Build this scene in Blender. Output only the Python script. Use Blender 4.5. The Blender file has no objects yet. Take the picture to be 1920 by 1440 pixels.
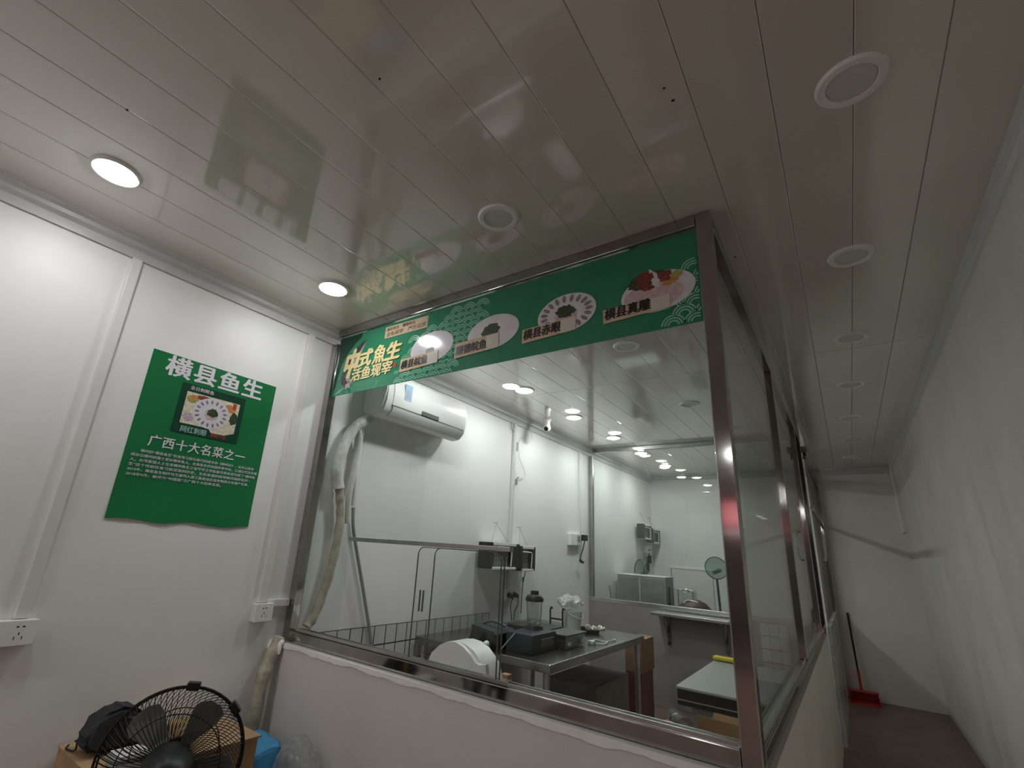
import bpy, bmesh, math, random
from mathutils import Matrix, Vector
random.seed(7)
PI = math.pi
SC = bpy.context.scene
COL = SC.collection
W = {}                                     # world matrix of every parent, by object name


def V(*a):
    return Vector(a)


# ------------------------------------------------------------------ materials
def mat(name, color, rough=0.5, metal=0.0, var=0.06, scale=9.0, bump=0.0, bscale=60.0, coat=0.0, spec=0.5):
    """principled material whose colour wanders a little with an object-space noise"""
    m = bpy.data.materials.new(name)
    m.use_nodes = True
    nt = m.node_tree
    b = nt.nodes['Principled BSDF']
    tc = nt.nodes.new('ShaderNodeTexCoord')
    n = nt.nodes.new('ShaderNodeTexNoise')
    n.inputs['Scale'].default_value = scale
    n.inputs['Detail'].default_value = 4
    nt.links.new(tc.outputs['Object'], n.inputs['Vector'])
    r = nt.nodes.new('ShaderNodeValToRGB')
    lo = [max(0, c * (1 - var)) for c in color]
    hi = [min(1, c * (1 + var)) for c in color]
    r.color_ramp.elements[0].color = (*lo, 1)
    r.color_ramp.elements[1].color = (*hi, 1)
    r.color_ramp.elements[0].position = 0.3
    r.color_ramp.elements[1].position = 0.7
    nt.links.new(n.outputs['Fac'], r.inputs['Fac'])
    nt.links.new(r.outputs['Color'], b.inputs['Base Color'])
    b.inputs['Roughness'].default_value = rough
    b.inputs['Metallic'].default_value = metal
    b.inputs['Specular IOR Level'].default_value = spec
    b.inputs['Coat Weight'].default_value = coat
    b.inputs['Coat Roughness'].default_value = 0.05
    if bump:
        n2 = nt.nodes.new('ShaderNodeTexNoise')
        n2.inputs['Scale'].default_value = bscale
        n2.inputs['Detail'].default_value = 3
        nt.links.new(tc.outputs['Object'], n2.inputs['Vector'])
        bp = nt.nodes.new('ShaderNodeBump')
        bp.inputs['Strength'].default_value = bump
        bp.inputs['Distance'].default_value = 0.01
        nt.links.new(n2.outputs['Fac'], bp.inputs['Height'])
        nt.links.new(bp.outputs['Normal'], b.inputs['Normal'])
    return m


def emit(name, color, strength):
    m = bpy.data.materials.new(name)
    m.use_nodes = True
    nt = m.node_tree
    b = nt.nodes['Principled BSDF']
    b.inputs['Base Color'].default_value = (0.8, 0.8, 0.8, 1)
    b.inputs['Emission Color'].default_value = (*color, 1)
    b.inputs['Emission Strength'].default_value = strength
    return m


def glass(name, tint=(0.95, 0.975, 0.96), r0=0.04, haze=0.0, rough=0.0):
    """thin pane: clear transmission plus a Schlick reflection, same from both sides"""
    m = bpy.data.materials.new(name)
    m.use_nodes = True
    nt = m.node_tree
    nt.nodes.clear()
    out = nt.nodes.new('ShaderNodeOutputMaterial')
    tr = nt.nodes.new('ShaderNodeBsdfTransparent')
    tr.inputs['Color'].default_value = (*tint, 1)
    gl = nt.nodes.new('ShaderNodeBsdfGlossy')
    gl.inputs['Roughness'].default_value = rough
    lw = nt.nodes.new('ShaderNodeLayerWeight')
    lw.inputs['Blend'].default_value = 0.5
    p = nt.nodes.new('ShaderNodeMath'); p.operation = 'POWER'; p.inputs[1].default_value = 5
    nt.links.new(lw.outputs['Facing'], p.inputs[0])
    ma = nt.nodes.new('ShaderNodeMath'); ma.operation = 'MULTIPLY_ADD'
    ma.inputs[1].default_value = 1 - r0
    ma.inputs[2].default_value = r0
    nt.links.new(p.outputs[0], ma.inputs[0])
    mx = nt.nodes.new('ShaderNodeMixShader')
    nt.links.new(ma.outputs[0], mx.inputs[0])
    nt.links.new(tr.outputs[0], mx.inputs[1])
    nt.links.new(gl.outputs[0], mx.inputs[2])
    last = mx
    if haze:
        df = nt.nodes.new('ShaderNodeBsdfDiffuse')
        df.inputs['Color'].default_value = (0.8, 0.82, 0.8, 1)
        tc = nt.nodes.new('ShaderNodeTexCoord')
        n = nt.nodes.new('ShaderNodeTexNoise')
        n.inputs['Scale'].default_value = 6
        n.inputs['Detail'].default_value = 6
        nt.links.new(tc.outputs['Object'], n.inputs['Vector'])
        k = nt.nodes.new('ShaderNodeMath'); k.operation = 'MULTIPLY'; k.inputs[1].default_value = 2 * haze
        nt.links.new(n.outputs['Fac'], k.inputs[0])
        m2 = nt.nodes.new('ShaderNodeMixShader')
        nt.links.new(k.outputs[0], m2.inputs[0])
        nt.links.new(mx.outputs[0], m2.inputs[1])
        nt.links.new(df.outputs[0], m2.inputs[2])
        last = m2
    nt.links.new(last.outputs[0], out.inputs[0])
    return m


M = {
    'wall': mat('white_panel', (0.84, 0.84, 0.825), 0.45, var=0.02, scale=2.5),
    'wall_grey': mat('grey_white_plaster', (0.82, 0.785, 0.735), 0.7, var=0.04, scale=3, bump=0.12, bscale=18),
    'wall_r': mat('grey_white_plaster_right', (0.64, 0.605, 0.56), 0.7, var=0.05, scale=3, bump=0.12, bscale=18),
    'half': mat('painted_half_wall', (0.70, 0.672, 0.645), 0.6, var=0.05, scale=3, bump=0.08, bscale=14),
    'half_s': mat('painted_side_wall', (0.85, 0.81, 0.75), 0.6, var=0.05, scale=3),
    'half_in': mat('grey_cement_half_wall', (0.27, 0.255, 0.243), 0.75, var=0.12, scale=5, bump=0.15, bscale=25),
    'caulk': mat('white_filler', (0.92, 0.90, 0.89), 0.7, var=0.04, bump=0.3, bscale=40),
    'ceil': mat('white_pvc_board', (0.76, 0.715, 0.655), 0.10, var=0.04, scale=1.6, spec=1.0, coat=1.0),
    'gap': mat('dark_joint', (0.03, 0.03, 0.028), 0.9),
    'cove': mat('white_cove', (0.60, 0.60, 0.60), 0.35, var=0.04),
    'plastic': mat('white_plastic', (0.74, 0.74, 0.72), 0.4, var=0.03),
    'plastic_w': mat('bright_white_plastic', (0.82, 0.81, 0.79), 0.35, var=0.02),
    'ac': mat('air_conditioner_white', (0.84, 0.84, 0.82), 0.3, var=0.02),
    'ring': mat('white_lamp_ring', (0.93, 0.93, 0.91), 0.4, var=0.01),
    'lens_off': mat('frosted_lens', (0.70, 0.70, 0.67), 0.35, var=0.03),
    'lens_on': emit('lit_lens', (0.98, 0.985, 1.0), 32.0),
    'steel': mat('brushed_steel', (0.42, 0.405, 0.385), 0.08, metal=1.0, var=0.1, scale=14),
    'steel_l': mat('bright_steel', (0.62, 0.62, 0.60), 0.26, metal=1.0, var=0.08, scale=10),
    'steel_t': mat('table_steel', (0.27, 0.265, 0.25), 0.24, metal=1.0, var=0.12, scale=8),
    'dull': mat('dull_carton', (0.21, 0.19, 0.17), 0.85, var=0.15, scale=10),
    'steel_d': mat('worn_steel', (0.40, 0.40, 0.385), 0.33, metal=1.0, var=0.15, scale=12),
    'floor': mat('brown_floor_tile', (0.20, 0.135, 0.11), 0.4, var=0.2, scale=4, bump=0.05, bscale=20),
    'green': mat('green_print', (0.013, 0.180, 0.060), 0.3, var=0.04, scale=3, spec=0.35),
    'green_b': mat('green_banner_film', (0.020, 0.225, 0.110), 0.07, var=0.05, scale=2, coat=0.5),
    'green_d': mat('dark_green_print', (0.006, 0.052, 0.030), 0.3, var=0.1, scale=8),
    'wave': mat('pale_green_print', (0.27, 0.60, 0.43), 0.12, var=0.04, coat=0.4),
    'white_ink': mat('white_ink', (0.80, 0.78, 0.82), 0.3, var=0.02),
    'cyan_ink': mat('pale_cyan_ink', (0.42, 0.66, 0.62), 0.3, var=0.03),
    'yellow_ink': mat('cream_yellow_ink', (0.78, 0.66, 0.33), 0.15, var=0.05, scale=30, coat=0.4),
    'black_ink': mat('black_ink', (0.02, 0.018, 0.015), 0.3, var=0.1),
    'brown_ink': mat('brown_ink', (0.13, 0.085, 0.04), 0.3, var=0.1),
    'red_ink': mat('red_ink', (0.55, 0.06, 0.05), 0.3, var=0.1),
    'tan': mat('tan_strip', (0.66, 0.51, 0.35), 0.12, var=0.06, scale=12, coat=0.3),
    'cream': mat('cream_strip', (0.72, 0.68, 0.60), 0.12, var=0.05, coat=0.3),
    'dish': mat('white_dish', (0.74, 0.72, 0.76), 0.12, var=0.05, scale=14, coat=0.4),
    'fillet': mat('pink_fillet', (0.62, 0.47, 0.47), 0.2, var=0.14, scale=60, coat=0.3),
    'slice': mat('mauve_slice', (0.27, 0.22, 0.27), 0.3, var=0.25, scale=90),
    'herb': mat('dark_herb', (0.045, 0.065, 0.03), 0.4, var=0.7, scale=160),
    'chili': mat('red_garnish', (0.24, 0.05, 0.035), 0.4, var=0.5, scale=120),
    'orange': mat('orange_garnish', (0.60, 0.26, 0.08), 0.4, var=0.3, scale=90),
    'lime': mat('yellow_green_garnish', (0.40, 0.38, 0.10), 0.4, var=0.4, scale=110),
    'cream_food': mat('cream_garnish', (0.72, 0.66, 0.50), 0.4, var=0.2, scale=90),
    'onion': mat('lilac_garnish', (0.55, 0.42, 0.52), 0.4, var=0.35, scale=130),
    'fish_d': mat('dark_fish_back', (0.05, 0.045, 0.05), 0.2, var=0.5, scale=110, coat=0.3),
    'fish_p': mat('pink_fish_belly', (0.46, 0.36, 0.37), 0.2, var=0.2, scale=70, coat=0.3),
    'black': mat('black_plastic', (0.016, 0.017, 0.018), 0.4, var=0.15, spec=0.25),
    'black_m': mat('black_wire', (0.016, 0.014, 0.014), 0.5, var=0.2, spec=0.25),
    'charcoal': mat('charcoal_cloth', (0.020, 0.021, 0.026), 0.85, var=0.25, scale=30, bump=0.25, bscale=70),
    'navy': mat('dark_blue_black_plastic', (0.020, 0.026, 0.034), 0.45, var=0.15, spec=0.25),
    'dgrey': mat('dark_grey_plastic', (0.07, 0.072, 0.072), 0.5, var=0.1),
    'blade': mat('grey_fan_blade', (0.17, 0.18, 0.175), 0.5, var=0.08),
    'grey': mat('grey_plastic', (0.28, 0.29, 0.29), 0.5, var=0.08),
    'lgrey': mat('light_grey_mesh', (0.52, 0.54, 0.52), 0.55, var=0.08, scale=60),
    'card': mat('cardboard', (0.40, 0.265, 0.135), 0.85, var=0.10, scale=14, bump=0.06, bscale=120),
    'card_d': mat('brown_cardboard', (0.25, 0.15, 0.075), 0.85, var=0.12, scale=12),
    'tape': mat('kraft_tape', (0.48, 0.34, 0.17), 0.4, var=0.08),
    'blue': mat('blue_wrapper', (0.055, 0.30, 0.56), 0.35, var=0.15, scale=14, bump=0.25, bscale=14),
    'lblue': mat('pale_blue_print', (0.30, 0.55, 0.75), 0.4, var=0.1),
    'gold': mat('gold_zip', (0.45, 0.29, 0.06), 0.35, metal=0.7, var=0.1),
    'red': mat('red_plastic', (0.42, 0.035, 0.03), 0.4, var=0.1),
    'dred': mat('dark_red_box', (0.15, 0.035, 0.03), 0.6, var=0.2),
    'yellow': mat('yellow_cloth', (0.66, 0.56, 0.03), 0.7, var=0.1),
    'tile': mat('white_wall_tile', (0.60, 0.61, 0.59), 0.3, var=0.05, scale=6),
    'wrap': mat('grey_white_pipe_tape', (0.62, 0.61, 0.58), 0.5, var=0.10, scale=30, bump=0.5, bscale=34),
    'wrap_y': mat('yellowed_pipe_tape', (0.40, 0.37, 0.29), 0.55, var=0.25, scale=24, bump=0.5, bscale=40),
    'hose': mat('grey_hose', (0.27, 0.29, 0.28), 0.5, var=0.08),
    'lid': mat('dark_brown_lid', (0.10, 0.055, 0.042), 0.55, var=0.25, scale=22),
    'net': mat('green_net', (0.05, 0.135, 0.105), 0.8, var=0.3, scale=80),
    'wood': mat('tan_wood', (0.42, 0.26, 0.13), 0.6, var=0.2, scale=20),
    'top': mat('grey_white_top', (0.33, 0.35, 0.34), 0.28, var=0.05, scale=4),
    'cabinet': mat('grey_cabinet', (0.24, 0.26, 0.25), 0.5, var=0.06),
    'pane': glass('clear_glass', (0.965, 0.985, 0.972), 0.026, haze=0.0012),
    'pane_f': glass('frosted_white_panel', (0.92, 0.93, 0.92), 0.03, haze=0.30),
    'pane_c': glass('clean_glass', (0.985, 0.992, 0.988), 0.024),
    'pane_t': glass('green_glass', (0.955, 0.98, 0.96), 0.035, haze=0.015),
    'jar': glass('clear_jar', (0.90, 0.92, 0.92), 0.07),
    'film': glass('clear_film', (0.93, 0.95, 0.955), 0.06, haze=0.11, rough=0.2),
    'bag': glass('white_bag_film', (0.92, 0.93, 0.95), 0.08, haze=0.42, rough=0.2),
    'pane_edge': mat('green_glass_edge', (0.10, 0.13, 0.12), 0.2, var=0.05),
    'meshnet': glass('fine_green_mesh', (0.46, 0.58, 0.54), 0.0, haze=0.06, rough=0.5),
    'sign_red': emit('red_sign_light', (1.0, 0.26, 0.31), 0.42),
    'sign_white': emit('white_sign_light', (1.0, 0.75, 0.75), 0.4),
    'lens_on_in': emit('lit_lens_bright', (0.965, 0.99, 1.0), 55.0),
    'street': mat('dark_asphalt', (0.16, 0.15, 0.145), 0.9, var=0.2),
    'facade': mat('dark_facade', (0.36, 0.33, 0.31), 0.8, var=0.2),
    'ice': mat('label_paper', (0.42, 0.52, 0.66), 0.5, var=0.05),
}


# ------------------------------------------------------------------ mesh helpers
def bm_new():
    return bmesh.new()


def box(bm, x0, x1, y0, y1, z0, z1, bev=0.0, mx=None):
    x0, x1 = sorted((x0, x1)); y0, y1 = sorted((y0, y1)); z0, z1 = sorted((z0, z1))
    t = bmesh.new()
    bmesh.ops.create_cube(t, size=1)
    t.transform(Matrix.Translation(((x0 + x1) / 2, (y0 + y1) / 2, (z0 + z1) / 2)) @ Matrix.Diagonal((x1 - x0, y1 - y0, z1 - z0, 1)))
    if bev:
        bmesh.ops.bevel(t, geom=t.edges[:], offset=bev, segments=2, affect='EDGES', profile=0.6)
    if mx is not None:
        t.transform(mx)
    merge(bm, t)


def merge(bm, t):
    me = bpy.data.meshes.new('tmp')
    t.to_mesh(me)
    t.free()
    bm.from_mesh(me)
    bpy.data.meshes.remove(me)


def frame_of(d):
    d = d.normalized()
    a = V(0, 0, 1) if abs(d.z) < 0.9 else V(1, 0, 0)
    u = d.cross(a).normalized()
    return u, d.cross(u).normalized()


def tube(bm, pts, r, seg=8, caps=True, closed=False):
    """round tube along points; r is a radius or one radius per point"""
    pts = [Vector(p) for p in pts]
    n = len(pts)
    rs = r if isinstance(r, (list, tuple)) else [r] * n
    rings = []
    u = None
    for i, p in enumerate(pts):
        if closed:
            d = (pts[(i + 1) % n] - pts[i - 1]).normalized()
        else:
            d = (pts[min(i + 1, n - 1)] - pts[max(i - 1, 0)]).normalized()
        if u is None:
            u, w = frame_of(d)
        else:
            u = (u - d * u.dot(d)).normalized()
            w = d.cross(u).normalized()
        rings.append([bm.verts.new(p + (u * math.cos(2 * PI * k / seg) + w * math.sin(2 * PI * k / seg)) * rs[i]) for k in range(seg)])
    m = n if closed else n - 1
    for i in range(m):
        a, b = rings[i], rings[(i + 1) % n]
        for k in range(seg):
            bm.faces.new((a[k], a[(k + 1) % seg], b[(k + 1) % seg], b[k]))
    if caps and not closed:
        bm.faces.new(rings[0][::-1])
        bm.faces.new(rings[-1])


def rod(bm, a, b, r, seg=10):
    tube(bm, [a, b], r, seg)


def smooth_path(pts, k=6):
    """Catmull-Rom through the points"""
    P = [Vector(p) for p in pts]
    P = [P[0] * 2 - P[1]] + P + [P[-1] * 2 - P[-2]]
    out = []
    for i in range(1, len(P) - 2):
        for j in range(k):
            t = j / k
            a, b, c, d = P[i - 1], P[i], P[i + 1], P[i + 2]
            out.append(0.5 * ((2 * b) + (c - a) * t + (2 * a - 5 * b + 4 * c - d) * t * t + (3 * b - a - 3 * c + d) * t ** 3))
    out.append(P[-2])
    return out


def lathe(bm, prof, mx=None, seg=32, close=False):
    """profile of (radius, height) spun round local z"""
    mx = mx or Matrix()
    rings = []
    for r, z in prof:
        if r < 1e-6:
            rings.append([bm.verts.new(mx @ V(0, 0, z))])
        else:
            rings.append([bm.verts.new(mx @ V(r * math.cos(2 * PI * k / seg), r * math.sin(2 * PI * k / seg), z)) for k in range(seg)])
    pairs = list(zip(rings, rings[1:]))
    if close:
        pairs.append((rings[-1], rings[0]))
    for a, b in pairs:
        for k in range(seg):
            k2 = (k + 1) % seg
            if len(a) == 1 and len(b) == 1:
                continue
            if len(a) == 1:
                bm.faces.new((a[0], b[k], b[k2]))
            elif len(b) == 1:
                bm.faces.new((a[k], b[0], a[k2]))
            else:
                bm.faces.new((a[k], b[k], b[k2], a[k2]))


def prism(bm, pts, mx, t):
    """outline in the plane of mx (its x, y) given thickness t along its z"""
    a = [bm.verts.new(mx @ V(p[0], p[1], 0)) for p in pts]
    b = [bm.verts.new(mx @ V(p[0], p[1], t)) for p in pts]
    bm.faces.new(a[::-1])
    bm.faces.new(b)
    n = len(pts)
    for i in range(n):
        bm.faces.new((a[i], a[(i + 1) % n], b[(i + 1) % n], b[i]))


def basis(o, u, v):
    u = Vector(u).normalized(); v = Vector(v).normalized()
    n = u.cross(v).normalized()
    m = Matrix((u, v, n)).transposed().to_4x4()
    return Matrix.Translation(Vector(o)) @ m


def ellipse(cx, cy, a, b, n=40, a0=0.0, a1=2 * PI, rot=0.0):
    out = []
    full = abs(a1 - a0 - 2 * PI) < 1e-6
    for i in range(n if full else n + 1):
        t = a0 + (a1 - a0) * i / n
        x, y = a * math.cos(t), b * math.sin(t)
        out.append((cx + x * math.cos(rot) - y * math.sin(rot), cy + x * math.sin(rot) + y * math.cos(rot)))
    return out


def text_bm(s, w=None, h=None, size=1.0, bold=0.0, shear=0.0, ext=0.004, spacing=1.0, line=1.0):
    """the string as solid lettering, lower left at 0,0; scaled into w x h when given"""
    c = bpy.data.curves.new('txt', 'FONT')
    c.body = s
    c.size = 1.0
    c.shear = shear
    c.extrude = ext
    c.resolution_u = 2
    c.space_character = spacing
    c.space_line = line
    o = bpy.data.objects.new('txt', c)
    COL.objects.link(o)
    dg = bpy.context.evaluated_depsgraph_get()
    me = bpy.data.meshes.new_from_object(o.evaluated_get(dg))
    bm = bmesh.new()
    bm.from_mesh(me)
    bpy.data.objects.remove(o)
    bpy.data.curves.remove(c)
    bpy.data.meshes.remove(me)
    if len(bm.verts):
        x0 = min(v.co.x for v in bm.verts); x1 = max(v.co.x for v in bm.verts)
        y0 = min(v.co.y for v in bm.verts); y1 = max(v.co.y for v in bm.verts)
        sx = w / (x1 - x0) if w else size
        sy = h / (y1 - y0) if h else (sx if w else size)
        if not w and h:
            sx = sy
        if bold:
            bb = bold * .55
            me = bpy.data.meshes.new('t')
            bm.to_mesh(me)
            for k, (dx, dy) in enumerate(((bb, 0), (-bb, 0), (0, bb * .6), (0, -bb * .6), (bb * .7, bb * .4), (-bb * .7, -bb * .4))):
                t = bmesh.new(); t.from_mesh(me)
                t.transform(Matrix.Translation((dx, dy, (k + 1) * .15 * ext)))
                merge(bm, t)
            bpy.data.meshes.remove(me)
        for v in bm.verts:
            v.co = V((v.co.x - x0) * sx, (v.co.y - y0) * sy, v.co.z / ext * 0.0004)
    return bm


# ------------------------------------------------------------------ objects
def props(o, label=None, cat=None, group=None, kind=None):
    if label: o['label'] = label
    if cat: o['category'] = cat
    if group: o['group'] = group
    if kind: o['kind'] = kind
    return o


def thing(name, label, cat, loc=(0, 0, 0), rz=0.0, group=None, kind=None):
    o = bpy.data.objects.new(name, None)
    o.empty_display_size = 0.05
    COL.objects.link(o)
    o.location = loc
    o.rotation_euler = (0, 0, rz)
    W[o.name] = Matrix.Translation(loc) @ Matrix.Rotation(rz, 4, 'Z')
    return props(o, label, cat, group, kind)


def obj(name, bm, m, parent=None, smooth=False, local=False, label=None, cat=None, group=None, kind=None, fix=True):
    """ONE mesh object. World coordinates unless local; a top-level mesh gets its origin at its base."""
    if fix:
        bmesh.ops.recalc_face_normals(bm, faces=bm.faces[:])
    me = bpy.data.meshes.new(name)
    o = bpy.data.objects.new(name, me)
    COL.objects.link(o)
    if parent is not None:
        pm = W[parent.name]
        if not local:
            bm.transform(pm.inverted())
        o.parent = parent
        W[o.name] = pm.copy()
    else:
        xs = [v.co for v in bm.verts]
        c = V((min(v.x for v in xs) + max(v.x for v in xs)) / 2, (min(v.y for v in xs) + max(v.y for v in xs)) / 2, min(v.z for v in xs))
        bm.transform(Matrix.Translation(-c))
        o.location = c
        W[o.name] = Matrix.Translation(c)
    if smooth:
        for f in bm.faces:
            f.smooth = True
        for e in bm.edges:
            if len(e.link_faces) == 2 and e.calc_face_angle(0) > 0.7:
                e.smooth = False
    bm.to_mesh(me)
    bm.free()
    me.materials.append(M[m])
    return props(o, label, cat, group, kind)


def B(name, m, parent, dims, bev=0.0, **k):
    bm = bm_new()
    box(bm, *dims, bev=bev)
    return obj(name, bm, m, parent, **k)


def copy_tree(src, loc, rz=None, label=None, group=None):
    c = src.copy()
    COL.objects.link(c)
    c.location = loc
    if rz is not None:
        c.rotation_euler = (0, 0, rz)
    if label: c['label'] = label
    if group: c['group'] = group
    for ch in src.children:
        d = ch.copy(); COL.objects.link(d); d.parent = c
        for g in ch.children:
            e = g.copy(); COL.objects.link(e); e.parent = d
    return c


# ================================================================== the setting
H = 2.5                       # ceiling
XR = 2.105                    # outer face of the glazed side partition
YP = 3.67                     # inner partition between the two rooms
YB, YF = 5.93, 5.69           # back wall of the far room, end wall of the corridor
YS = -6.4                     # open shop front behind the viewpoint

# --- floor
bm = bm_new()
for i in range(-13, 12):
    for j in range(0, 6):
        x0, y0 = -0.1 + j * 0.6, i * 0.6
        box(bm, x0 + .002, min(x0 + .598, 3.3), max(y0 + .002, YS), min(y0 + .598, 6.6), -0.03, 0.0)
box(bm, -0.1, 3.3, YS, 6.6, -0.06, -0.002)
obj('floor', bm, 'floor', kind='structure', label='dark reddish brown tiled floor', cat='floor')

# --- ceiling of long boards with dark joints
bm = bm_new()
xs = [0.0] + [0.067 + 0.1745 * k for k in range(17)] + [3.0]
ys = [YS, -2.41, 1.59, 5.59, 6.1]
for a, b in zip(xs, xs[1:]):
    for c, d in zip(ys, ys[1:]):
        box(bm, a + .0004, b - .0004, c + .0006, d - .0006, H, H + 0.012, bev=0.003)
ceil_ = obj('ceiling', bm, 'ceil', kind='structure', label='glossy grey white ceiling of long plastic boards', cat='ceiling')
B('joint_backing', 'gap', ceil_, (-0.05, 3.05, YS, 6.15, H + 0.008, H + 0.05))

for x, y, rr in ((.766, -1.336, .005), (1.489, -.986, .004), (2.110, -.552, .004), (2.119, -.503, .005), (2.128, .349, .005), (1.295, .974, .004), (1.162, 2.463, .006)):
    bm = bm_new(); prism(bm, ellipse(0, 0, rr, rr * .8, 10), Matrix.Translation((x, y, H - .0008)), .0006)
    obj('speck', bm, 'gap', ceil_)

# --- walls
wl = B('wall_left', 'wall', None, (-0.12, 0.0, YS, 6.1, 0, H), kind='structure', label='long white panel wall on the left', cat='wall')
bm = bm_new()
prism(bm, [(2.955, 0), (2.872, H), (3.15, H), (3.15, 0)], basis((0, YF + .4, 0), (1, 0, 0), (0, 0, 1)), YF + .4 - YS)
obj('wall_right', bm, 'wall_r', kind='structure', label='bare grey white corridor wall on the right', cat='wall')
B('wall_far', 'wall_grey', None, (XR - .03, 3.15, YF, YF + .12, 0, H), kind='structure', label='plain end wall of the corridor', cat='wall')
B('wall_back', 'wall', None, (-0.02, XR - .02, YB, YB + .12, 0, H), kind='structure', label='white back wall of the far glazed room', cat='wall')
B('trim_2', 'wall_grey', None, (2.86, 2.952, YF - .22, YF - .002, 1.75, H - .002), kind='structure', label='boxed corner duct at the corridor end', cat='trim')

# --- coves along ceiling edges
bm = bm_new()
cove = [(0, 2.415), (.012, 2.415), (.014, 2.452), (.028, 2.466), (.032, 2.482), (.047, 2.492), (.047, H), (0, H)]
prism(bm, cove, basis((0, 6.0, 0), (1, 0, 0), (0, 0, 1)), 6.0 - YS)
obj('trim_1', bm, 'cove', kind='structure', label='stepped white cove along the left wall', cat='trim')
bm = bm_new()
prism(bm, [(2.885 - x * .75, z) for x, z in cove], basis((0, YF, 0), (1, 0, 0), (0, 0, 1)), YF - YS)
obj('trim_3', bm, 'cove', kind='structure', label='white cove along the corridor wall', cat='trim')
bm = bm_new()
box(bm, XR, 2.87, YF - .02, YF, 2.42, H, bev=.004)
box(bm, XR, 2.87, YF - .04, YF, 2.47, H, bev=.004)
obj('trim_4', bm, 'cove', kind='structure', label='white cove above the corridor end wall', cat='trim')
bm = bm_new()
box(bm, 0.04, XR - .03, YB - .03, YB, 2.45, H, bev=.004)
obj('trim_5', bm, 'cove', kind='structure', label='white cove above the far room back wall', cat='trim')

# --- low walls below the glazing
ZS = 0.817
wf = B('wall_front', 'half', None, (0.0, XR, -0.03, 0.085, 0, ZS - .001), kind='structure', label='painted low wall under the front glazing', cat='wall')
bm = bm_new()
pts, n = [], 90
for i in range(n + 1):
    x = 0.01 + (XR - .02) * i / n
    pts.append((x, ZS - 0.017 - 0.005 * math.sin(i * .55) * math.sin(i * .19) - random.uniform(0, .005)))
poly = [(0.01, ZS)] + pts + [(XR - .01, ZS)]
prism(bm, poly, basis((0, -0.030, 0), (1, 0, 0), (0, 0, 1)), 0.004)
obj('filler_strip', bm, 'caulk', wf, label='rough white filler line')
B('wall_side', 'half_s', None, (XR - .085, XR + .012, 0.09, 3.63, 0, ZS - .001), kind='structure', label='painted low wall under the side glazing', cat='wall')
B('wall_middle', 'half_in', None, (0.0, XR - .09, YP - .01, YP + .09, 0, 0.834), kind='structure', label='grey cement low wall between the two glazed rooms', cat='wall')

# --- front glazing: posts, rails, fixed glass with a serving hatch, sliding panes
w1 = thing('window_1', 'front glazed partition with steel frame and sliding hatch', 'window', (XR / 2, 0, ZS), kind='structure')
S = 0.047


def hollow(bm, x0, x1, y0, y1, z0, z1):
    box(bm, x0, x1, y0, y1, z0, z1, bev=.0035)


bm = bm_new(); hollow(bm, XR - .050, XR, 0, S, ZS + .001, H - .001); obj('corner_post', bm, 'steel', w1)
bm = bm_new(); hollow(bm, 0.001, 0.050, 0, S, ZS + .001, 2.414); obj('wall_post', bm, 'steel', w1)
bm = bm_new(); hollow(bm, 0.050, XR - .051, 0, S, 2.452, H - .001); obj('top_rail', bm, 'steel', w1)
bm = bm_new(); hollow(bm, 0.051, XR - .051, 0, S, ZS + .001, 0.868); obj('sill_rail', bm, 'steel', w1)
HX0, HX1, HZ = 0.39, 1.32, 1.315
bm = bm_new()
yg0, yg1 = 0.019, 0.025
box(bm, .051, HX0, yg0, yg1, .870, 2.450)
box(bm, HX1, XR - .052, yg0, yg1, .870, 2.450)
box(bm, HX0, HX1, yg0, yg1, HZ + .012, 2.450)
obj('glass_pane', bm, 'pane', w1)
bm = bm_new(); box(bm, HX0, HX1 + .005, 0.010, 0.034, HZ - .008, HZ + .010, bev=.002); obj('hatch_rail', bm, 'steel_d', w1)
bm = bm_new()
for y in (0.004, 0.016, 0.028):
    box(bm, .10, HX1 + .02, y, y + .003, .869, .884)
box(bm, .10, HX1 + .02, .004, .031, .8685, .8715)
obj('hatch_track', bm, 'steel_l', w1)
bm = bm_new()
for y in (0.006, 0.034):
    box(bm, HX1 + .02, XR - .055, y, y + .003, .869, .880)
obj('glazing_bead', bm, 'steel_l', w1)
# the two sliding panes, both pushed left, the rear one peeping out
def pane_out(x0, x1, z0, z1, r=.03):
    p = [(x0, z0), (x1, z0)]
    p += [(x1 - r + r * math.cos(t), z1 - r + r * math.sin(t)) for t in [PI / 2 * i / 6 for i in range(7)]]
    p += [(x0 + r + r * math.cos(t), z1 - r + r * math.sin(t)) for t in [PI / 2 + PI / 2 * i / 6 for i in range(7)]]
    return p


for nm, x0, x1, y in (('sliding_pane', 0.862, 1.288, 0.008), ('sliding_pane', 0.945, 1.295, 0.020)):
    bm = bm_new()
    o = pane_out(x0, x1, .873, HZ - .012)
    prism(bm, o, basis((0, y + .005, 0), (1, 0, 0), (0, 0, 1)), .005)
    p = obj(nm, bm, 'pane_c', w1)
    bm = bm_new()
    ring = [V(a, y + .0025, b) for a, b in o]
    for e in ((len(o) - 1, 0), (1, 2)):
        rod(bm, ring[e[0]], ring[e[1]], .0028, 6)
    tube(bm, ring[2:], .0022, 6)
    obj('glass_edge', bm, 'pane_edge', p)
bm = bm_new()
box(bm, .894, .900, .004, .008, 1.055, 1.135); box(bm, .912, .918, .004, .008, 1.055, 1.135)
obj('finger_pull', bm, 'pane_edge', w1)

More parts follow.
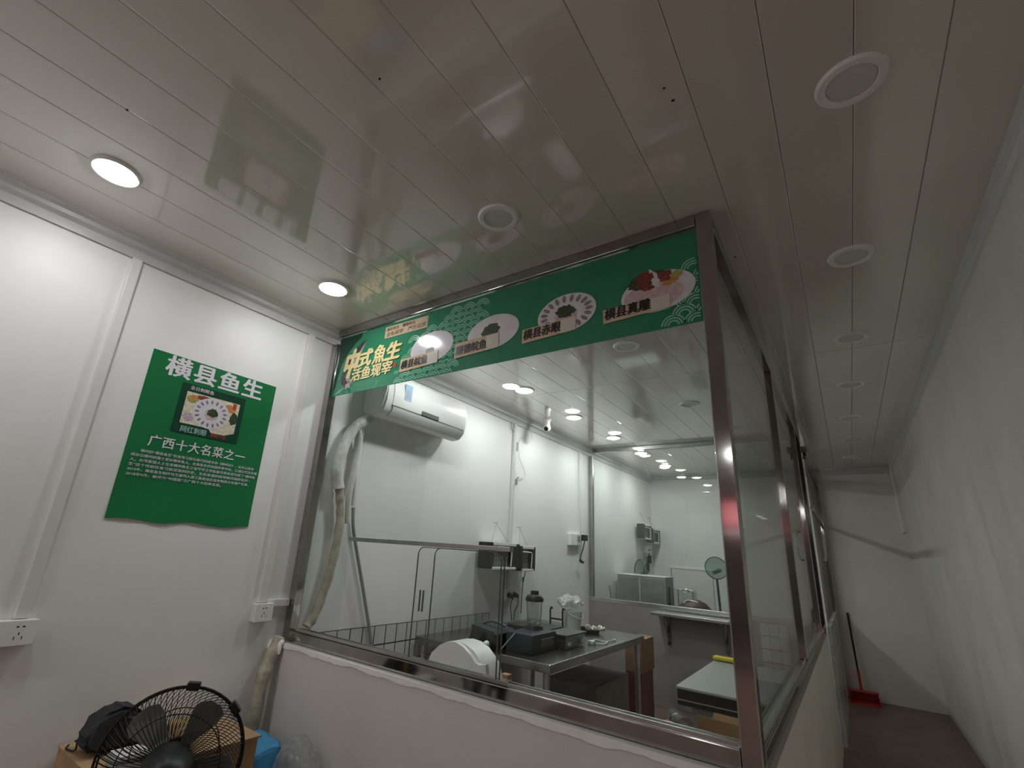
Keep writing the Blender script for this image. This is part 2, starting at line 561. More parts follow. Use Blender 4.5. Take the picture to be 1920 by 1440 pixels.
# --- side glazing along the corridor
w2 = thing('window_2', 'side glazed partition facing the corridor', 'window', (XR - .03, 1.8, ZS), kind='structure')
X0, X1 = XR - .047, XR
bm = bm_new(); hollow(bm, X0, X1, .050, 3.60, 2.452, H - .001); obj('top_rail', bm, 'steel', w2)
bm = bm_new(); hollow(bm, X0, X1, .050, 3.60, ZS + .001, 0.866); obj('sill_rail', bm, 'steel', w2)
for y in (1.66, 3.20):
    bm = bm_new(); hollow(bm, X0 + .002, X1 - .002, y, y + .045, .867, 2.451); obj('mullion', bm, 'steel', w2)
for i, (a, b) in enumerate(((.052, 1.658), (1.707, 3.198), (3.247, 3.598))):
    bm = bm_new(); box(bm, XR - .027, XR - .021, a, b, .868, 2.450); obj('glass_pane', bm, 'pane', w2)
bm = bm_new()
for x in (XR - .044, XR - .012):
    box(bm, x, x + .003, .055, 3.195, .867, .880)
obj('glazing_bead', bm, 'steel_l', w2)

# --- glazing between the rooms
w3 = thing('window_3', 'inner glazed partition in front of the far room', 'window', (1.0, YP, .834), kind='structure')
bm = bm_new(); hollow(bm, 0.001, .045, YP, YP + .045, .880, 2.414); obj('wall_post', bm, 'steel_d', w3)
bm = bm_new(); hollow(bm, 0.049, X0 - .002, YP, YP + .045, 2.455, H - .001); obj('top_rail', bm, 'steel_d', w3)
bm = bm_new(); hollow(bm, 0.001, X0 - .002, YP, YP + .045, .835, .879); obj('sill_rail', bm, 'steel_l', w3)
bm = bm_new(); hollow(bm, X0 - .047, X0 - .002, YP, YP + .045, .880, 2.454); obj('corridor_post', bm, 'steel_d', w3)
bm = bm_new(); box(bm, .046, X0 - .048, YP + .02, YP + .026, .881, 2.453); obj('glass_pane', bm, 'pane_t', w3)

# --- door leaf and jambs of the far room, on the corridor side
d1 = thing('door_1', 'white sliding door of the far room along the corridor', 'door', (XR + .03, 4.6, 0), kind='structure')
bm = bm_new(); box(bm, XR + .014, XR + .042, 3.66, 5.60, .012, .86, bev=.004); obj('door_leaf', bm, 'pane_f', d1)
bm = bm_new(); hollow(bm, XR + .013, XR + .041, 3.66, 5.60, 1.80, 1.84); obj('middle_rail', bm, 'steel', d1)
bm = bm_new(); box(bm, XR + .020, XR + .026, 3.66, 5.60, .862, 2.26); obj('glass_pane', bm, 'pane', d1)
bm = bm_new(); hollow(bm, XR + .012, XR + .042, 3.66, 5.60, 2.262, 2.302); obj('top_rail', bm, 'steel', d1)
bm = bm_new(); box(bm, XR - .040, XR + .010, 3.602, 3.655, 0.001, H - .002, bev=.004); obj('door_jamb', bm, 'steel', d1)
bm = bm_new(); box(bm, XR - .040, XR + .046, 5.61, 5.66, 0.001, H - .002, bev=.004); obj('door_jamb', bm, 'steel', d1)
bm = bm_new(); box(bm, XR + .005, XR + .055, 3.57, 5.607, 2.31, 2.37, bev=.004); obj('door_track', bm, 'steel', d1)
bm = bm_new(); tube(bm, smooth_path([(XR + .042, 3.72, 1.62), (XR + .075, 3.72, 1.60), (XR + .075, 3.72, 1.40), (XR + .042, 3.72, 1.38)]), .008); obj('door_handle', bm, 'steel_l', d1)

# --- street outside the open shop front, behind the viewpoint
B('ground', 'street', None, (-6, 9, -12, YS - .01, -.12, -.02), kind='structure', label='dark street outside the shop', cat='ground')
fs = B('wall_street', 'facade', None, (-6, 9, -12.4, -12, -.1, 5), kind='structure', label='dark building front across the street', cat='wall')
sg = thing('street_sign', 'red lit shop sign across the street seen in reflections', 'sign', (1.2, -11.9, 1.75))
B('light_box', 'sign_red', sg, (-.12, 2.4, -11.98, -11.86, 2.20, 2.75), bev=.01)
B('lower_strip', 'sign_white', sg, (-.12, 2.4, -11.98, -11.87, 1.98, 2.08), bev=.01)
B('bracket', 'black', sg, (-.2, 2.5, -11.999, -11.981, 1.9, 2.95))

# ================================================================== downlights
def downlight(lit, label, group, loc):
    t = thing('downlight', label, 'ceiling light', loc, group=group)
    bm = bm_new()
    k_ = .063 if lit else .054
    lathe(bm, [(k_, -.0035), (k_ + .0015, -.0085), (k_ + .005, -.0095), (.072, -.0085), (.0765, -.004), (.0775, -.0002), (k_, -.0002)], seg=40, close=True)
    obj('trim_ring', bm, 'ring', t, smooth=True, local=True)
    bm = bm_new()
    lathe(bm, [(0, -.0185), (.024, -.018), (.045, -.0155), (.058, -.011), (.0627, -.005), (.0627, -.0006), (0, -.0006)] if lit else [(0, -.0062), (.03, -.0060), (.052, -.0045), (.0538, -.0006), (0, -.0006)], seg=36)
    obj('lens', bm, 'lens_on' if lit else 'lens_off', t, smooth=True, local=True)
    return t


XL = 0.445
def brighter(t):
    l = [c for c in t.children if c.name.startswith('lens')][0]
    l.data = IN_LENS
    return t


lit_front = downlight(True, 'lit round ceiling downlight above the green poster, larger one outside the glass', 'lit downlights', (.428, -1.258, H))
IN_LENS = [c for c in lit_front.children if c.name.startswith('lens')][0].data.copy()
IN_LENS.materials[0] = M['lens_on_in']
copy_tree(lit_front, (.438, -.340, H), label='lit ceiling downlight beside the cove, just in front of the green banner')
for lab, x, y in (
        ('lit downlight hidden behind the green banner, above and in front of the air conditioner', .64, .52),
        ('lit downlight nearest the front glass inside the near glazed room', .467, 1.434),
        ('lit downlight right of the dome camera, second one inside the near glazed room', .470, 2.300),
        ('lit downlight just before the inner partition, third one inside the near glazed room', .495, 3.187)):
    brighter(copy_tree(lit_front, (x, y, H), label=lab))
for lab, x, y in (('lit downlight nearest the inner glass in the far room', .496, 4.05), ('lit downlight at the back wall of the far room', .52, 4.95)):
    brighter(copy_tree(lit_front, (x, y, H), label=lab))
for x, y in ((.555, -2.05), (.595, -2.93), (.565, -3.73), (.575, -4.54), (.62, -5.27), (.66, -6.0)):
    copy_tree(lit_front, (x, y, H), label='lit round downlight of the outer room seen only as a reflection in the glass', group='lit downlights behind the viewpoint')
for x, y in ((2.505, -5.6), (2.505, -4.7), (1.45, -4.4), (1.45, -5.7)):  # unseen downlights, added as fill for the dim corridor and low wall
    copy_tree(lit_front, (x, y, H), label='added round fill downlight near the shop front behind the viewpoint, out of the picture', group='added fill downlights by the shop front')
off = downlight(False, 'unlit white downlight above the green banner, in front of the glass', 'unlit downlights', (1.443, -.351, H))
copy_tree(off, (1.444, .99, H), label='unlit white downlight just below the banner edge, inside the near room')
copy_tree(off, (1.477, 2.295, H), label='unlit small downlight near the inner partition, beside the corner post')
ordn = ['largest and nearest unlit downlight of the corridor ceiling, at top right', 'second unlit downlight from the front along the corridor ceiling',
        'third unlit downlight from the front along the corridor ceiling', 'fourth unlit downlight from the front along the corridor ceiling',
        'fifth unlit downlight from the front along the corridor ceiling', 'sixth unlit downlight from the front along the corridor ceiling',
        'farthest unlit downlight of the corridor, by the end wall']
for lab, y in zip(ordn, (-.318, .561, 1.426, 2.265, 3.165, 4.05, 4.95)):
    copy_tree(off, (2.505, y, H), label=lab)

# ================================================================== trunking and sockets on the left wall
def trunk(name, dims, label):
    bm = bm_new(); box(bm, *dims, bev=.004)
    return obj(name, bm, 'plastic', None, label=label, cat='cable trunking', smooth=False)


trunk('cable_trunking', (.0005, .022, -1.046, -1.008, .989, 2.414), 'white cable trunking down the left wall, left of the green poster')
trunk('cable_trunking', (.0005, .022, -.170, -.128, .998, 2.414), 'white cable trunking down the left wall, right of the green poster')
trunk('cable_trunking', (.0005, .022, -.127, -.002, .975, 1.011), 'short level piece of white trunking running to the steel wall post')
trunk('cable_trunking', (.0005, .022, 2.012, 2.050, 1.001, 2.414), 'white cable trunking behind the hanging insect killers')
trunk('cable_trunking', (.0005, .018, 3.382, 3.420, 1.512, 2.414), 'white cable trunking above the adapter by the inner partition')
for y, lab in ((-1.135, 'raised panel joint strip left of the poster'), ):
    pass


def socket(y0, y1, z0, z1, gangs, label, face='plastic_w'):
    t = thing('wall_socket', label, 'socket', (.0, (y0 + y1) / 2, z0))
    bm = bm_new(); box(bm, .0006, .034, y0, y1, z0, z1, bev=.004); obj('back_box', bm, 'plastic', t)
    bm = bm_new(); box(bm, .0345, .042, y0 - .001, y1 + .001, z0 - .001, z1 + .001, bev=.003); f = obj('face_plate', bm, face, t)
    bm = bm_new()
    w = (y1 - y0) / gangs
    zc = (z0 + z1) / 2
    for g in range(gangs):
        yc = y0 + w * (g + .5)
        for dy in (-.008, .008):
            box(bm, .0418, .0425, yc + dy - .0035, yc + dy + .0035, zc + .018, zc + .022)
        box(bm, .0418, .0425, yc - .0015, yc + .0015, zc - .006, zc + .002)
        for s in (-1, 1):
            box(bm, .0418, .0425, yc + s * .010 - .001, yc + s * .010 + .001, zc - .020, zc - .010)
    obj('pin_holes', bm, 'black', f)
    return t


socket(-1.155, -.982, .908, .987, 2, 'white double socket at the left edge, below the trunking')
socket(-.190, -.100, .916, .996, 1, 'white single socket left of the steel wall post')
so = socket(1.955, 2.110, .915, 1.000, 2, 'white double socket with two black plugs below the insect killers')
for y, k in ((1.99, 0), (2.075, 1)):
    t = thing('power_plug', 'left black plug in the double socket, lead hanging down' if not k else 'right black plug in the double socket, lead hanging down', 'plug', (.043, y, .93), group='black plugs in the double socket')
    bm = bm_new(); tube(bm, [(.0430, y, .955), (.062, y, .955), (.075, y, .950), (.082, y, .935)], [.019, .019, .015, .008], 12); obj('plug_body', bm, 'black', t, smooth=True)
    bm = bm_new()
    e = 2.030 if not k else 2.060
    tube(bm, smooth_path([(.082, y, .935), (.075, y - .01 + .02 * k, .88), (.06, (y + e) / 2, .83), (.06, e, .762)]), .0035, 6); obj('lead', bm, 'black', t, smooth=True)

# ================================================================== green poster on the left wall
def panel_text(par, name, s, o, u, v, w, h, m, bold=.0, shear=0.0, rot=0.0, **k):
    bm = text_bm(s, w, h, bold=bold, shear=shear, **k)
    bm.transform(basis(o, u, v) @ Matrix.Rotation(rot, 4, 'Z'))
    return obj(name, bm, m, par, fix=False)


po = thing('poster', 'green poster with white lettering on the left wall', 'poster', (0.001, -.58, 1.335))
U, N = (0, 1, 0), (0, 0, 1)
bm = bm_new()
rows, cols = 20, 16
grid = []
for i in range(rows + 1):
    r = []
    for j in range(cols + 1):
        y = -.872 + .582 * j / cols
        z = 1.336 + .722 * i / rows + (.006 * math.sin(j * .9) if i == 0 else 0)
        lift = .0012 + (.003 + .004 * math.sin(j * .8) ** 2) * max(0, 1 - i / 3.0)
        r.append((lift, y, z))
    grid.append(r)
fv = [[bm.verts.new(p) for p in r] for r in grid]
bv = [[bm.verts.new((p[0] - .0006, p[1], p[2])) for p in r] for r in grid]
for i in range(rows):
    for j in range(cols):
        bm.faces.new((fv[i][j], fv[i][j + 1], fv[i + 1][j + 1], fv[i + 1][j]))
        bm.faces.new((bv[i][j], bv[i + 1][j], bv[i + 1][j + 1], bv[i][j + 1]))
edge = [(0, j) for j in range(cols)] + [(i, cols) for i in range(rows)] + [(rows, j) for j in range(cols, 0, -1)] + [(i, 0) for i in range(rows, 0, -1)]
for a, b in zip(edge, edge[1:] + edge[:1]):
    bm.faces.new((fv[a[0]][a[1]], bv[a[0]][a[1]], bv[b[0]][b[1]], fv[b[0]][b[1]]))
obj('sheet', bm, 'green', po, smooth=True)
X = .0024
panel_text(po, 'lettering', '横县鱼生', (X, -.808, 1.9620), U, N, .446, .092, 'white_ink', bold=.06, spacing=1.12)
panel_text(po, 'lettering', '广西十大名菜之一', (X, -.797, 1.6410), U, N, .420, .049, 'white_ink', bold=.03, spacing=1.06)
body = ['　　横州的“横县鱼生”的食用习俗在唐代的咸丰的《横州志》，从历以留有',
        '闻加以横州的遗士爱好横县鱼人。北食鱼生的闲适的争作坊，江湖古代以有载',
        '人。台湾爱国人士在食横州鱼生之余写字之字和事究表说是写题了“横州鱼',
        '生”这个传统饮食习俗活泼的历史，文化食道的政党和内涵的名片：',
        '2010年，横县鱼生制作技艺被列入第三批自治区级非物质文化遗产名录。',
        '2018年9月，被评为“中国菜”之广西十大经典名菜。']
for k, s in enumerate(body):
    wd = [.525, .545, .540, .515, .515, .385][k]
    x0 = -.845 + (.03 if k == 0 else 0)
    panel_text(po, 'body_text', s.strip('　'), (X, x0, 1.6090 - .0197 * k), U, N, wd - (.03 if k == 0 else 0), .0135, 'white_ink', bold=.004)
# the printed photograph of the dish
ph = B('printed_photo', 'green_d', po, (.0022, .0027, -.727, -.432, 1.7200, 1.9480))
bm = bm_new(); prism(bm, [(-.700, 1.7660), (-.700, 1.9130), (-.455, 1.9130), (-.455, 1.7660), (-.500, 1.7480), (-.56, 1.7480), (-.575, 1.7660)], basis((.0027, 0, 0), U, N), .0002); obj('photo_ground', bm, 'cream_food', ph)


def blob(name, m, par, cx, cy, a, b, X, rot=0, jag=.12, n=26, org=U, up=N):
    bm = bm_new()
    p = []
    for i in range(n):
        t = 2 * PI * i / n
        k = 1 + random.uniform(-jag, jag)
        p.append((cx + (a * k * math.cos(t)) * math.cos(rot) - (b * k * math.sin(t)) * math.sin(rot), cy + a * k * math.cos(t) * math.sin(rot) + b * k * math.sin(t) * math.cos(rot)))
    o = (X, 0, 0) if org == U else (0, X, 0)
    prism(bm, p, basis(o, org, up), .0002)
    return obj(name, bm, m, par)


blob('garnish', 'lime', ph, -.672, 1.8830, .026, .018, .0029)
blob('garnish', 'orange', ph, -.668, 1.8900, .020, .010, .0031, .5)
blob('garnish', 'chili', ph, -.622, 1.8980, .034, .011, .0029)
blob('garnish', 'orange', ph, -.497, 1.8800, .026, .018, .0029, -.5)
blob('garnish', 'herb', ph, -.472, 1.8350, .018, .030, .0029)
blob('garnish', 'onion', ph, -.673, 1.7980, .024, .022, .0029)
blob('dish', 'dish', ph, -.578, 1.8350, .083, .072, .0033, jag=0, n=40)
bm = bm_new()
for k in range(17):
    t = 2 * PI * k / 17 + .2
    c = (-.578 + .064 * math.cos(t), 1.8350 + .055 * math.sin(t))
    prism(bm, ellipse(c[0], c[1], .010, .0052, 10, rot=t), basis((.0036, 0, 0), U, N), .0002)
obj('fish_slices', bm, 'slice', ph)
blob('herb_heap', 'fillet', ph, -.576, 1.8310, .030, .026, .0036, jag=.1)
blob('herb_heap', 'herb', ph, -.572, 1.8400, .024, .021, .0039, jag=.16)
panel_text(ph, 'lettering', '全日刺眼鱼', (.0040, -.692, 1.9240), U, N, .105, .019, 'white_ink', bold=.012)
panel_text(ph, 'lettering', '网红刺眼', (.0030, -.690, 1.7270), U, N, .112, .029, 'cyan_ink', bold=.010)
panel_text(ph, 'lettering', '美味十足', (.0033, -.560, 1.7300), U, N, .072, .016, 'red_ink', bold=.004)
B('red_seal', 'red_ink', ph, (.0031, .0033, -.487, -.470, 1.8800, 1.9100))

# ================================================================== banner on the front glass
bn = thing('banner', 'long green menu banner across the top of the front glass', 'banner', (1.06, .018, 2.086))
UX = (1, 0, 0)
B('film', 'green_b', bn, (.056, XR - .053, .0175, .0185, 2.086, 2.447))



def ban(name, pts, m, y, par=bn):
    bm = bm_new()
    prism(bm, pts, basis((0, y, 0), UX, N), .0004)
    return obj(name, bm, m, par)


def ban_text(s, x, z, w, h, m, y=.0140, bold=.0, shear=0., par=bn, rot=0., spacing=1.0):
    return panel_text(par, 'lettering', s, (x, y, z), UX, N, w, h, m, bold=bold, shear=shear, rot=rot, spacing=spacing)


# wave pattern of nested arcs
bm = bm_new()


def arcs(cx, cz, R, zmin, zmax, xmax=XR - .056):
    for f in (1.0, .74, .48):
        r = R * f
        for i in range(14):
            t0, t1 = .12 + (PI - .24) * i / 14, .12 + (PI - .24) * (i + 1) / 14
            q = [(cx + (r + d) * math.cos(t), cz + (r + d) * math.sin(t)) for t, d in ((t0, -.0028), (t0, .0028), (t1, .0028), (t1, -.0028))]
            if all(zmin < z < zmax and .06 < x < xmax for x, z in q):
                prism(bm, q, basis((0, .0170, 0), UX, N), .0004)


for r in range(8):
    z = 2.165 + r * .032
    for c in range(7):
        x = .60 + c * .078 + (.039 if r % 2 else 0)
        lim = [.66, .66, .70, .72, .70, .80, .90, .95][r]
        if x > lim - .06:
            arcs(x, z, .040, 2.09, 2.445)
for r in range(3):
    for c in range(5):
        arcs(.60 + c * .078 + (.039 if r % 2 else 0), 2.078 + r * .030, .040, 2.088, 2.16)
for r in range(7):
    for c in range(3):
        if r < 3 or c > 0:
            arcs(1.955 + c * .078 + (.039 if r % 2 else 0), 2.09 + r * .034, .040, 2.088, 2.34)
obj('wave_pattern', bm, 'wave', bn)
# leaping fish
ban('dark_corner', [(.058, 2.12), (.075, 2.14), (.085, 2.21), (.105, 2.28), (.15, 2.345), (.20, 2.392), (.24, 2.415), (.255, 2.445), (.058, 2.445)], 'green_d', .0170)
back = [(.300, 2.390), (.262, 2.385), (.215, 2.352), (.165, 2.290), (.128, 2.235), (.115, 2.180), (.128, 2.150), (.165, 2.128), (.190, 2.128), (.170, 2.160), (.150, 2.190), (.165, 2.240), (.215, 2.300), (.262, 2.345)]
fi = ban('fish_print', back, 'fish_d', .0166)
ban('fish_belly', [(.298, 2.386), (.268, 2.352), (.215, 2.285), (.172, 2.225), (.155, 2.190), (.170, 2.165), (.200, 2.150), (.205, 2.168), (.190, 2.20), (.225, 2.262), (.270, 2.325)], 'fish_p', .0162, fi)
ban('fish_tail', [(.165, 2.140), (.205, 2.165), (.225, 2.150), (.208, 2.138), (.212, 2.115), (.190, 2.122), (.170, 2.112)], 'fish_p', .0162, fi)
bm = bm_new()
for i in range(26):
    x, z, r = random.uniform(.08, .50), random.uniform(2.092, 2.128), random.uniform(.0015, .004)
    prism(bm, ellipse(x, z, r, r, 7), basis((0, .0168, 0), UX, N), .0003)
for i in range(10):
    x, z, r = random.uniform(.075, .13), random.uniform(2.12, 2.40), random.uniform(.001, .003)
    prism(bm, ellipse(x, z, r, r, 7), basis((0, .0166, 0), UX, N), .0003)
obj('splash_drops', bm, 'wave', bn)
ban('tail_splash', [(.075, 2.092), (.110, 2.098), (.140, 2.112), (.155, 2.128), (.150, 2.128), (.128, 2.118), (.100, 2.106)], 'wave', .0166)
# titles
ban_text('中', .140, 2.182, .118, .165, 'yellow_ink', bold=.12, shear=.25)
ban_text('式', .258, 2.228, .110, .100, 'yellow_ink', bold=.10, shear=.2)
ban_text('魚', .372, 2.228, .095, .105, 'yellow_ink', bold=.08, shear=.2)
ban_text('生', .472, 2.232, .118, .098, 'yellow_ink', bold=.10, shear=.2)
ban_text('活鱼现宰', .212, 2.152, .325, .074, 'yellow_ink', bold=.07, shear=.12)
ban('red_seal', ellipse(.556, 2.194, .012, .018, 14), 'red_ink', .0160)
tg = ban('slogan_tag', [(.448, 2.365), (.764, 2.362), (.764, 2.429), (.448, 2.432)], 'tan', .0160)
ban_text('横县鱼生　顺德鱼生', .460, 2.404, .215, .020, 'brown_ink', .0152, bold=.010, par=tg)
ban_text('活鱼现宰　严控品质', .460, 2.371, .292, .026, 'brown_ink', .0152, bold=.004, par=tg)
# four dishes with their name strips
def dish(cx, cz, a, b, rot=.03):
    return ban('dish_print', ellipse(cx, cz, a, b, 44, rot=rot), 'dish', .0160)


d = dish(.806, 2.243, .141, .083)
blob('herb_heap', 'grey', d, .800, 2.228, .028, .014, .0154, org=UX)
d = dish(1.176, 2.242, .141, .083)
blob('herb_heap', 'herb', d, 1.165, 2.248, .052, .036, .0154, .1, .14, org=UX)
d = dish(1.541, 2.243, .131, .086)
bm = bm_new()
for k in range(19):
    t = 2 * PI * k / 19
    prism(bm, ellipse(1.541 + .101 * math.cos(t), 2.243 + .064 * math.sin(t), .017, .0085, 10, rot=t), basis((0, .0154, 0), UX, N), .0004)
obj('fish_slices', bm, 'slice', d)
blob('herb_heap', 'fillet', d, 1.541, 2.235, .052, .036, .0153, 0, .1, org=UX)
blob('herb_heap', 'herb', d, 1.538, 2.250, .043, .028, .0148, 0, .16, org=UX)
d = dish(1.905, 2.238, .133, .080, .05)
bm = bm_new(); prism(bm, ellipse(1.890, 2.226, .108, .056, 36), basis((0, .0154, 0), UX, N), .0004); obj('fillet_slices', bm, 'fillet', d)
for m_, x, z, a, b, r in (('herb', 1.845, 2.290, .045, .032, 0), ('chili', 1.862, 2.300, .034, .028, .4), ('herb', 1.912, 2.305, .030, .022, 0), ('chili', 1.935, 2.292, .028, .022, 0),
                          ('lime', 1.975, 2.288, .024, .014, .3), ('orange', 1.955, 2.268, .034, .014, .2), ('dish', 1.897, 2.296, .015, .038, .35), ('chili', 1.872, 2.262, .026, .012, 0)):
    blob('garnish', m_, d, x, z, a, b, .0150 - .0002 * random.random(), r, .2, org=UX)
for s, x0, x1, z0, z1 in (('横县皖鱼', .600, .857, 2.143, 2.212), ('顺德皖鱼', .963, 1.214, 2.150, 2.226), ('横县赤眼', 1.336, 1.585, 2.149, 2.213), ('横县真雕', 1.700, 1.949, 2.154, 2.212)):
    st = ban('name_strip', [(x0, z0), (x1, z0 + .010), (x1, z1 + .006), (x0, z1)], 'tan', .0140)
    w = x1 - x0
    ban('pale_end', [(x1 - .27 * w, z0 + .0085), (x1 - .001, z0 + .0115), (x1 - .001, z1 + .0045), (x1 - .27 * w, z1 + .002)], 'cream', .0136, st)
    ban_text(s, x0 + .03 * w, z0 + .014, .70 * w, .045, 'black_ink', .0130, bold=.075, shear=.1, par=st, rot=.03)

# ================================================================== air conditioner and its pipes
ac = thing('air_conditioner', 'white wall mounted air conditioner behind the front glass', 'air conditioner', (0, .66, 2.04))
A0, A1 = .285, 1.075
prof = [(0.001, 2.075), (0.001, 2.335), (.10, 2.340), (.165, 2.328), (.200, 2.290), (.212, 2.200), (.210, 2.135), (.196, 2.085), (.160, 2.048), (.10, 2.040), (.05, 2.055)]
mxac = basis((0, A1, 0), (1, 0, 0), (0, 0, 1))
bm = bm_new(); prism(bm, prof, mxac, A1 - A0); bmesh.ops.bevel(bm, geom=[e for e in bm.edges if abs(e.verts[0].co.y - e.verts[1].co.y) < 1e-6], offset=.012, segments=3, affect='EDGES')
obj('casing', bm, 'ac', ac, smooth=True)
bm = bm_new()
fp = [(.168, 2.330), (.204, 2.290), (.2165, 2.200), (.2145, 2.135), (.2075, 2.112), (.2035, 2.112), (.208, 2.2), (.197, 2.285), (.160, 2.324)]
prism(bm, fp, basis((0, A1 - .03, 0), (1, 0, 0), (0, 0, 1)), A1 - A0 - .09); obj('front_panel', bm, 'ac', ac, smooth=True)
bm = bm_new()
lp = [(.2085, 2.104), (.198, 2.076), (.168, 2.046), (.163, 2.050), (.193, 2.080), (.203, 2.106)]
prism(bm, lp, basis((0, A1 - .05, 0), (1, 0, 0), (0, 0, 1)), A1 - A0 - .12); obj('louvre', bm, 'plastic', ac, smooth=True)
bm = bm_new(); box(bm, .2085, .2165, .600, .765, 2.110, 2.138, bev=.002); obj('display_window', bm, 'dgrey', ac)
bm = bm_new(); box(bm, .2045, .2095, A0 + .06, A1 - .03, 2.1050, 2.1105); obj('air_slot', bm, 'dgrey', ac)
bm = bm_new(); box(bm, .2150, .2172, .430, .492, 2.165, 2.270); lab = obj('energy_label', bm, 'ice', ac)
bm = bm_new(); box(bm, .2172, .2176, .433, .489, 2.243, 2.267); obj('label_header', bm, 'lblue', lab)
bm = bm_new()
for k in range(5):
    box(bm, .2172, .2175, .438, .466 + .004 * k, 2.228 - .012 * k, 2.232 - .012 * k)
obj('label_bars', bm, 'grey', lab)
bm = bm_new(); box(bm, .2110, .2148, .985, 1.008, 2.150, 2.156); obj('indicator', bm, 'grey', ac)

pp = thing('wrapped_pipe', 'thick tape wrapped pipe sagging from the air conditioner to the sill', 'pipe', (.05, .15, .84))
bm = bm_new()
path = smooth_path([(.07, .300, 2.030), (.065, .262, 2.00), (.055, .200, 1.936), (.050, .150, 1.80), (.048, .135, 1.70), (.048, .165, 1.585)], 5)
tube(bm, path, [.032 + .002 * math.sin(i * 1.3) for i in range(len(path))], 12); obj('pipe_upper', bm, 'wrap', pp, smooth=True)
bm = bm_new()
path = smooth_path([(.048, .155, 1.62), (.048, .190, 1.52), (.048, .208, 1.42), (.05, .205, 1.26), (.05, .180, 1.08), (.05, .135, .93), (.05, .100, .875)], 5)
tube(bm, path, [.024 + .002 * math.sin(i * 1.7) for i in range(len(path))], 12); obj('pipe_lower', bm, 'wrap_y', pp, smooth=True)
bm = bm_new()
path = smooth_path([(.060, .235, 1.98), (.045, .262, 1.86), (.040, .262, 1.70), (.036, .255, 1.55), (.034, .275, 1.40)], 5)
tube(bm, path, .017, 10); obj('side_pipe', bm, 'wrap', pp, smooth=True)
bm = bm_new()
tube(bm, smooth_path([(.026, .290, 1.95), (.024, .285, 1.75), (.022, .310, 1.50)]), .014, 10); obj('sleeve', bm, 'plastic', pp, smooth=True)
hz = bm_new()
tube(hz, smooth_path([(.022, .310, 1.493), (.022, .330, 1.38), (.022, .400, 1.20), (.022, .480, 1.0), (.022, .590, .70), (.022, .62, .45), (.022, .63, .22), (.022, .63, .012)]), .010, 8)
obj('drain_hose', hz, 'hose', None, smooth=True, label='thin grey hose hanging down beside the wrapped pipe', cat='hose')

# pipe end coming out in front of the low wall, with filler clump
pl = thing('wrapped_pipe', 'dirty wrapped pipe running down the corner in front of the low wall', 'pipe', (.05, -.09, .0))
bm = bm_new()
path = smooth_path([(.035, -.030, .83), (.045, -.058, .795), (.055, -.085, .74), (.06, -.105, .65), (.06, -.110, .50), (.06, -.112, .30), (.06, -.112, .01)], 5)
tube(bm, path, [.030 + .003 * math.sin(i * 1.1) for i in range(len(path))], 12); obj('pipe_body', bm, 'wrap_y', pl, smooth=True)
bm = bm_new()
for k in range(4):
    a = -.6 + k * .42
    tube(bm, smooth_path([(.008 + .02 * k, -.036, .826), (.012 + .02 * k, -.062 + .004 * k, .812), (.015 + .021 * k, -.072 + .006 * k, .778 - .006 * (k % 2))]), [.011] * 6 + [.010, .010, .010, .010, .009, .008, .006], 8)
obj('filler_clump', bm, 'caulk', pl, smooth=True, label='lumps of white filler')

# ================================================================== dome camera and cable loops
dc = thing('security_camera', 'small white ball camera under the ceiling of the near room', 'camera', (.21, 2.27, H))
bm = bm_new(); lathe(bm, [(0, 0), (.040, 0), (.040, -.012), (.030, -.022), (0, -.022)], Matrix.Translation((.21, 2.27, H - .0005)), 24); obj('base', bm, 'plastic_w', dc, smooth=True)
bm = bm_new(); lathe(bm, [(0, -.018), (.028, -.018), (.028, -.06), (.026, -.072), (0, -.072)], Matrix.Translation((.21, 2.27, H)), 24); obj('neck', bm, 'plastic_w', dc, smooth=True)
bm = bm_new(); bmesh.ops.create_uvsphere(bm, u_segments=24, v_segments=16, radius=.036, matrix=Matrix.Translation((.213, 2.262, H - .088))); obj('ball', bm, 'plastic_w', dc, smooth=True)
bm = bm_new()
lathe(bm, [(0, .0385), (.014, .0375), (.020, .034), (.021, .028), (0, .028)], Matrix.Translation((.213, 2.262, H - .088)) @ V(.25, -.85, -.45).to_track_quat('Z', 'Y').to_matrix().to_4x4(), 20); obj('lens', bm, 'black', dc, smooth=True)
cb = bm_new()
tube(cb, smooth_path([(.010, 1.96, 2.413), (.012, 1.97, 2.36), (.012, 2.00, 2.335), (.012, 2.045, 2.345), (.012, 2.05, 2.41)]), .0035, 6)
obj('cable_loop', cb, 'hose', None, smooth=True, label='small cable loop at the top of the trunking', cat='cable')
cb = bm_new()
tube(cb, smooth_path([(.010, 2.32, 2.413), (.012, 2.33, 2.33), (.012, 2.24, 2.28), (.012, 2.14, 2.31), (.012, 2.10, 2.24), (.012, 2.12, 2.12), (.014, 2.22, 2.00), (.014, 2.20, 1.95), (.020, 2.11, 1.93)]), .003, 6)
obj('camera_cable', cb, 'plastic', None, smooth=True, label='thin white cable looping from the cove to the adapter', cat='cable')
ad = thing('power_adapter', 'small grey adapter plugged in beside the trunking under the cove', 'adapter', (.02, 2.07, 1.90))
bm = bm_new(); box(bm, .0005, .028, 2.053, 2.088, 1.865, 1.905, bev=.004); obj('adapter_body', bm, 'grey', ad)
bm = bm_new(); box(bm, .0005, .022, 2.052, 2.092, 1.91, 1.985, bev=.004); obj('outlet', bm, 'plastic_w', ad)
bm = bm_new(); tube(bm, smooth_path([(.02, 2.075, 1.905), (.03, 2.08, 1.93), (.02, 2.11, 1.932)]), .005, 6); obj('lead', bm, 'grey', ad, smooth=True)
cl = bm_new(); box(cl, .0005, .02, 2.054, 2.082, 2.18, 2.25, bev=.003)
obj('cable_clip_box', cl, 'grey', None, label='little grey box beside the top of the trunking', cat='junction box')

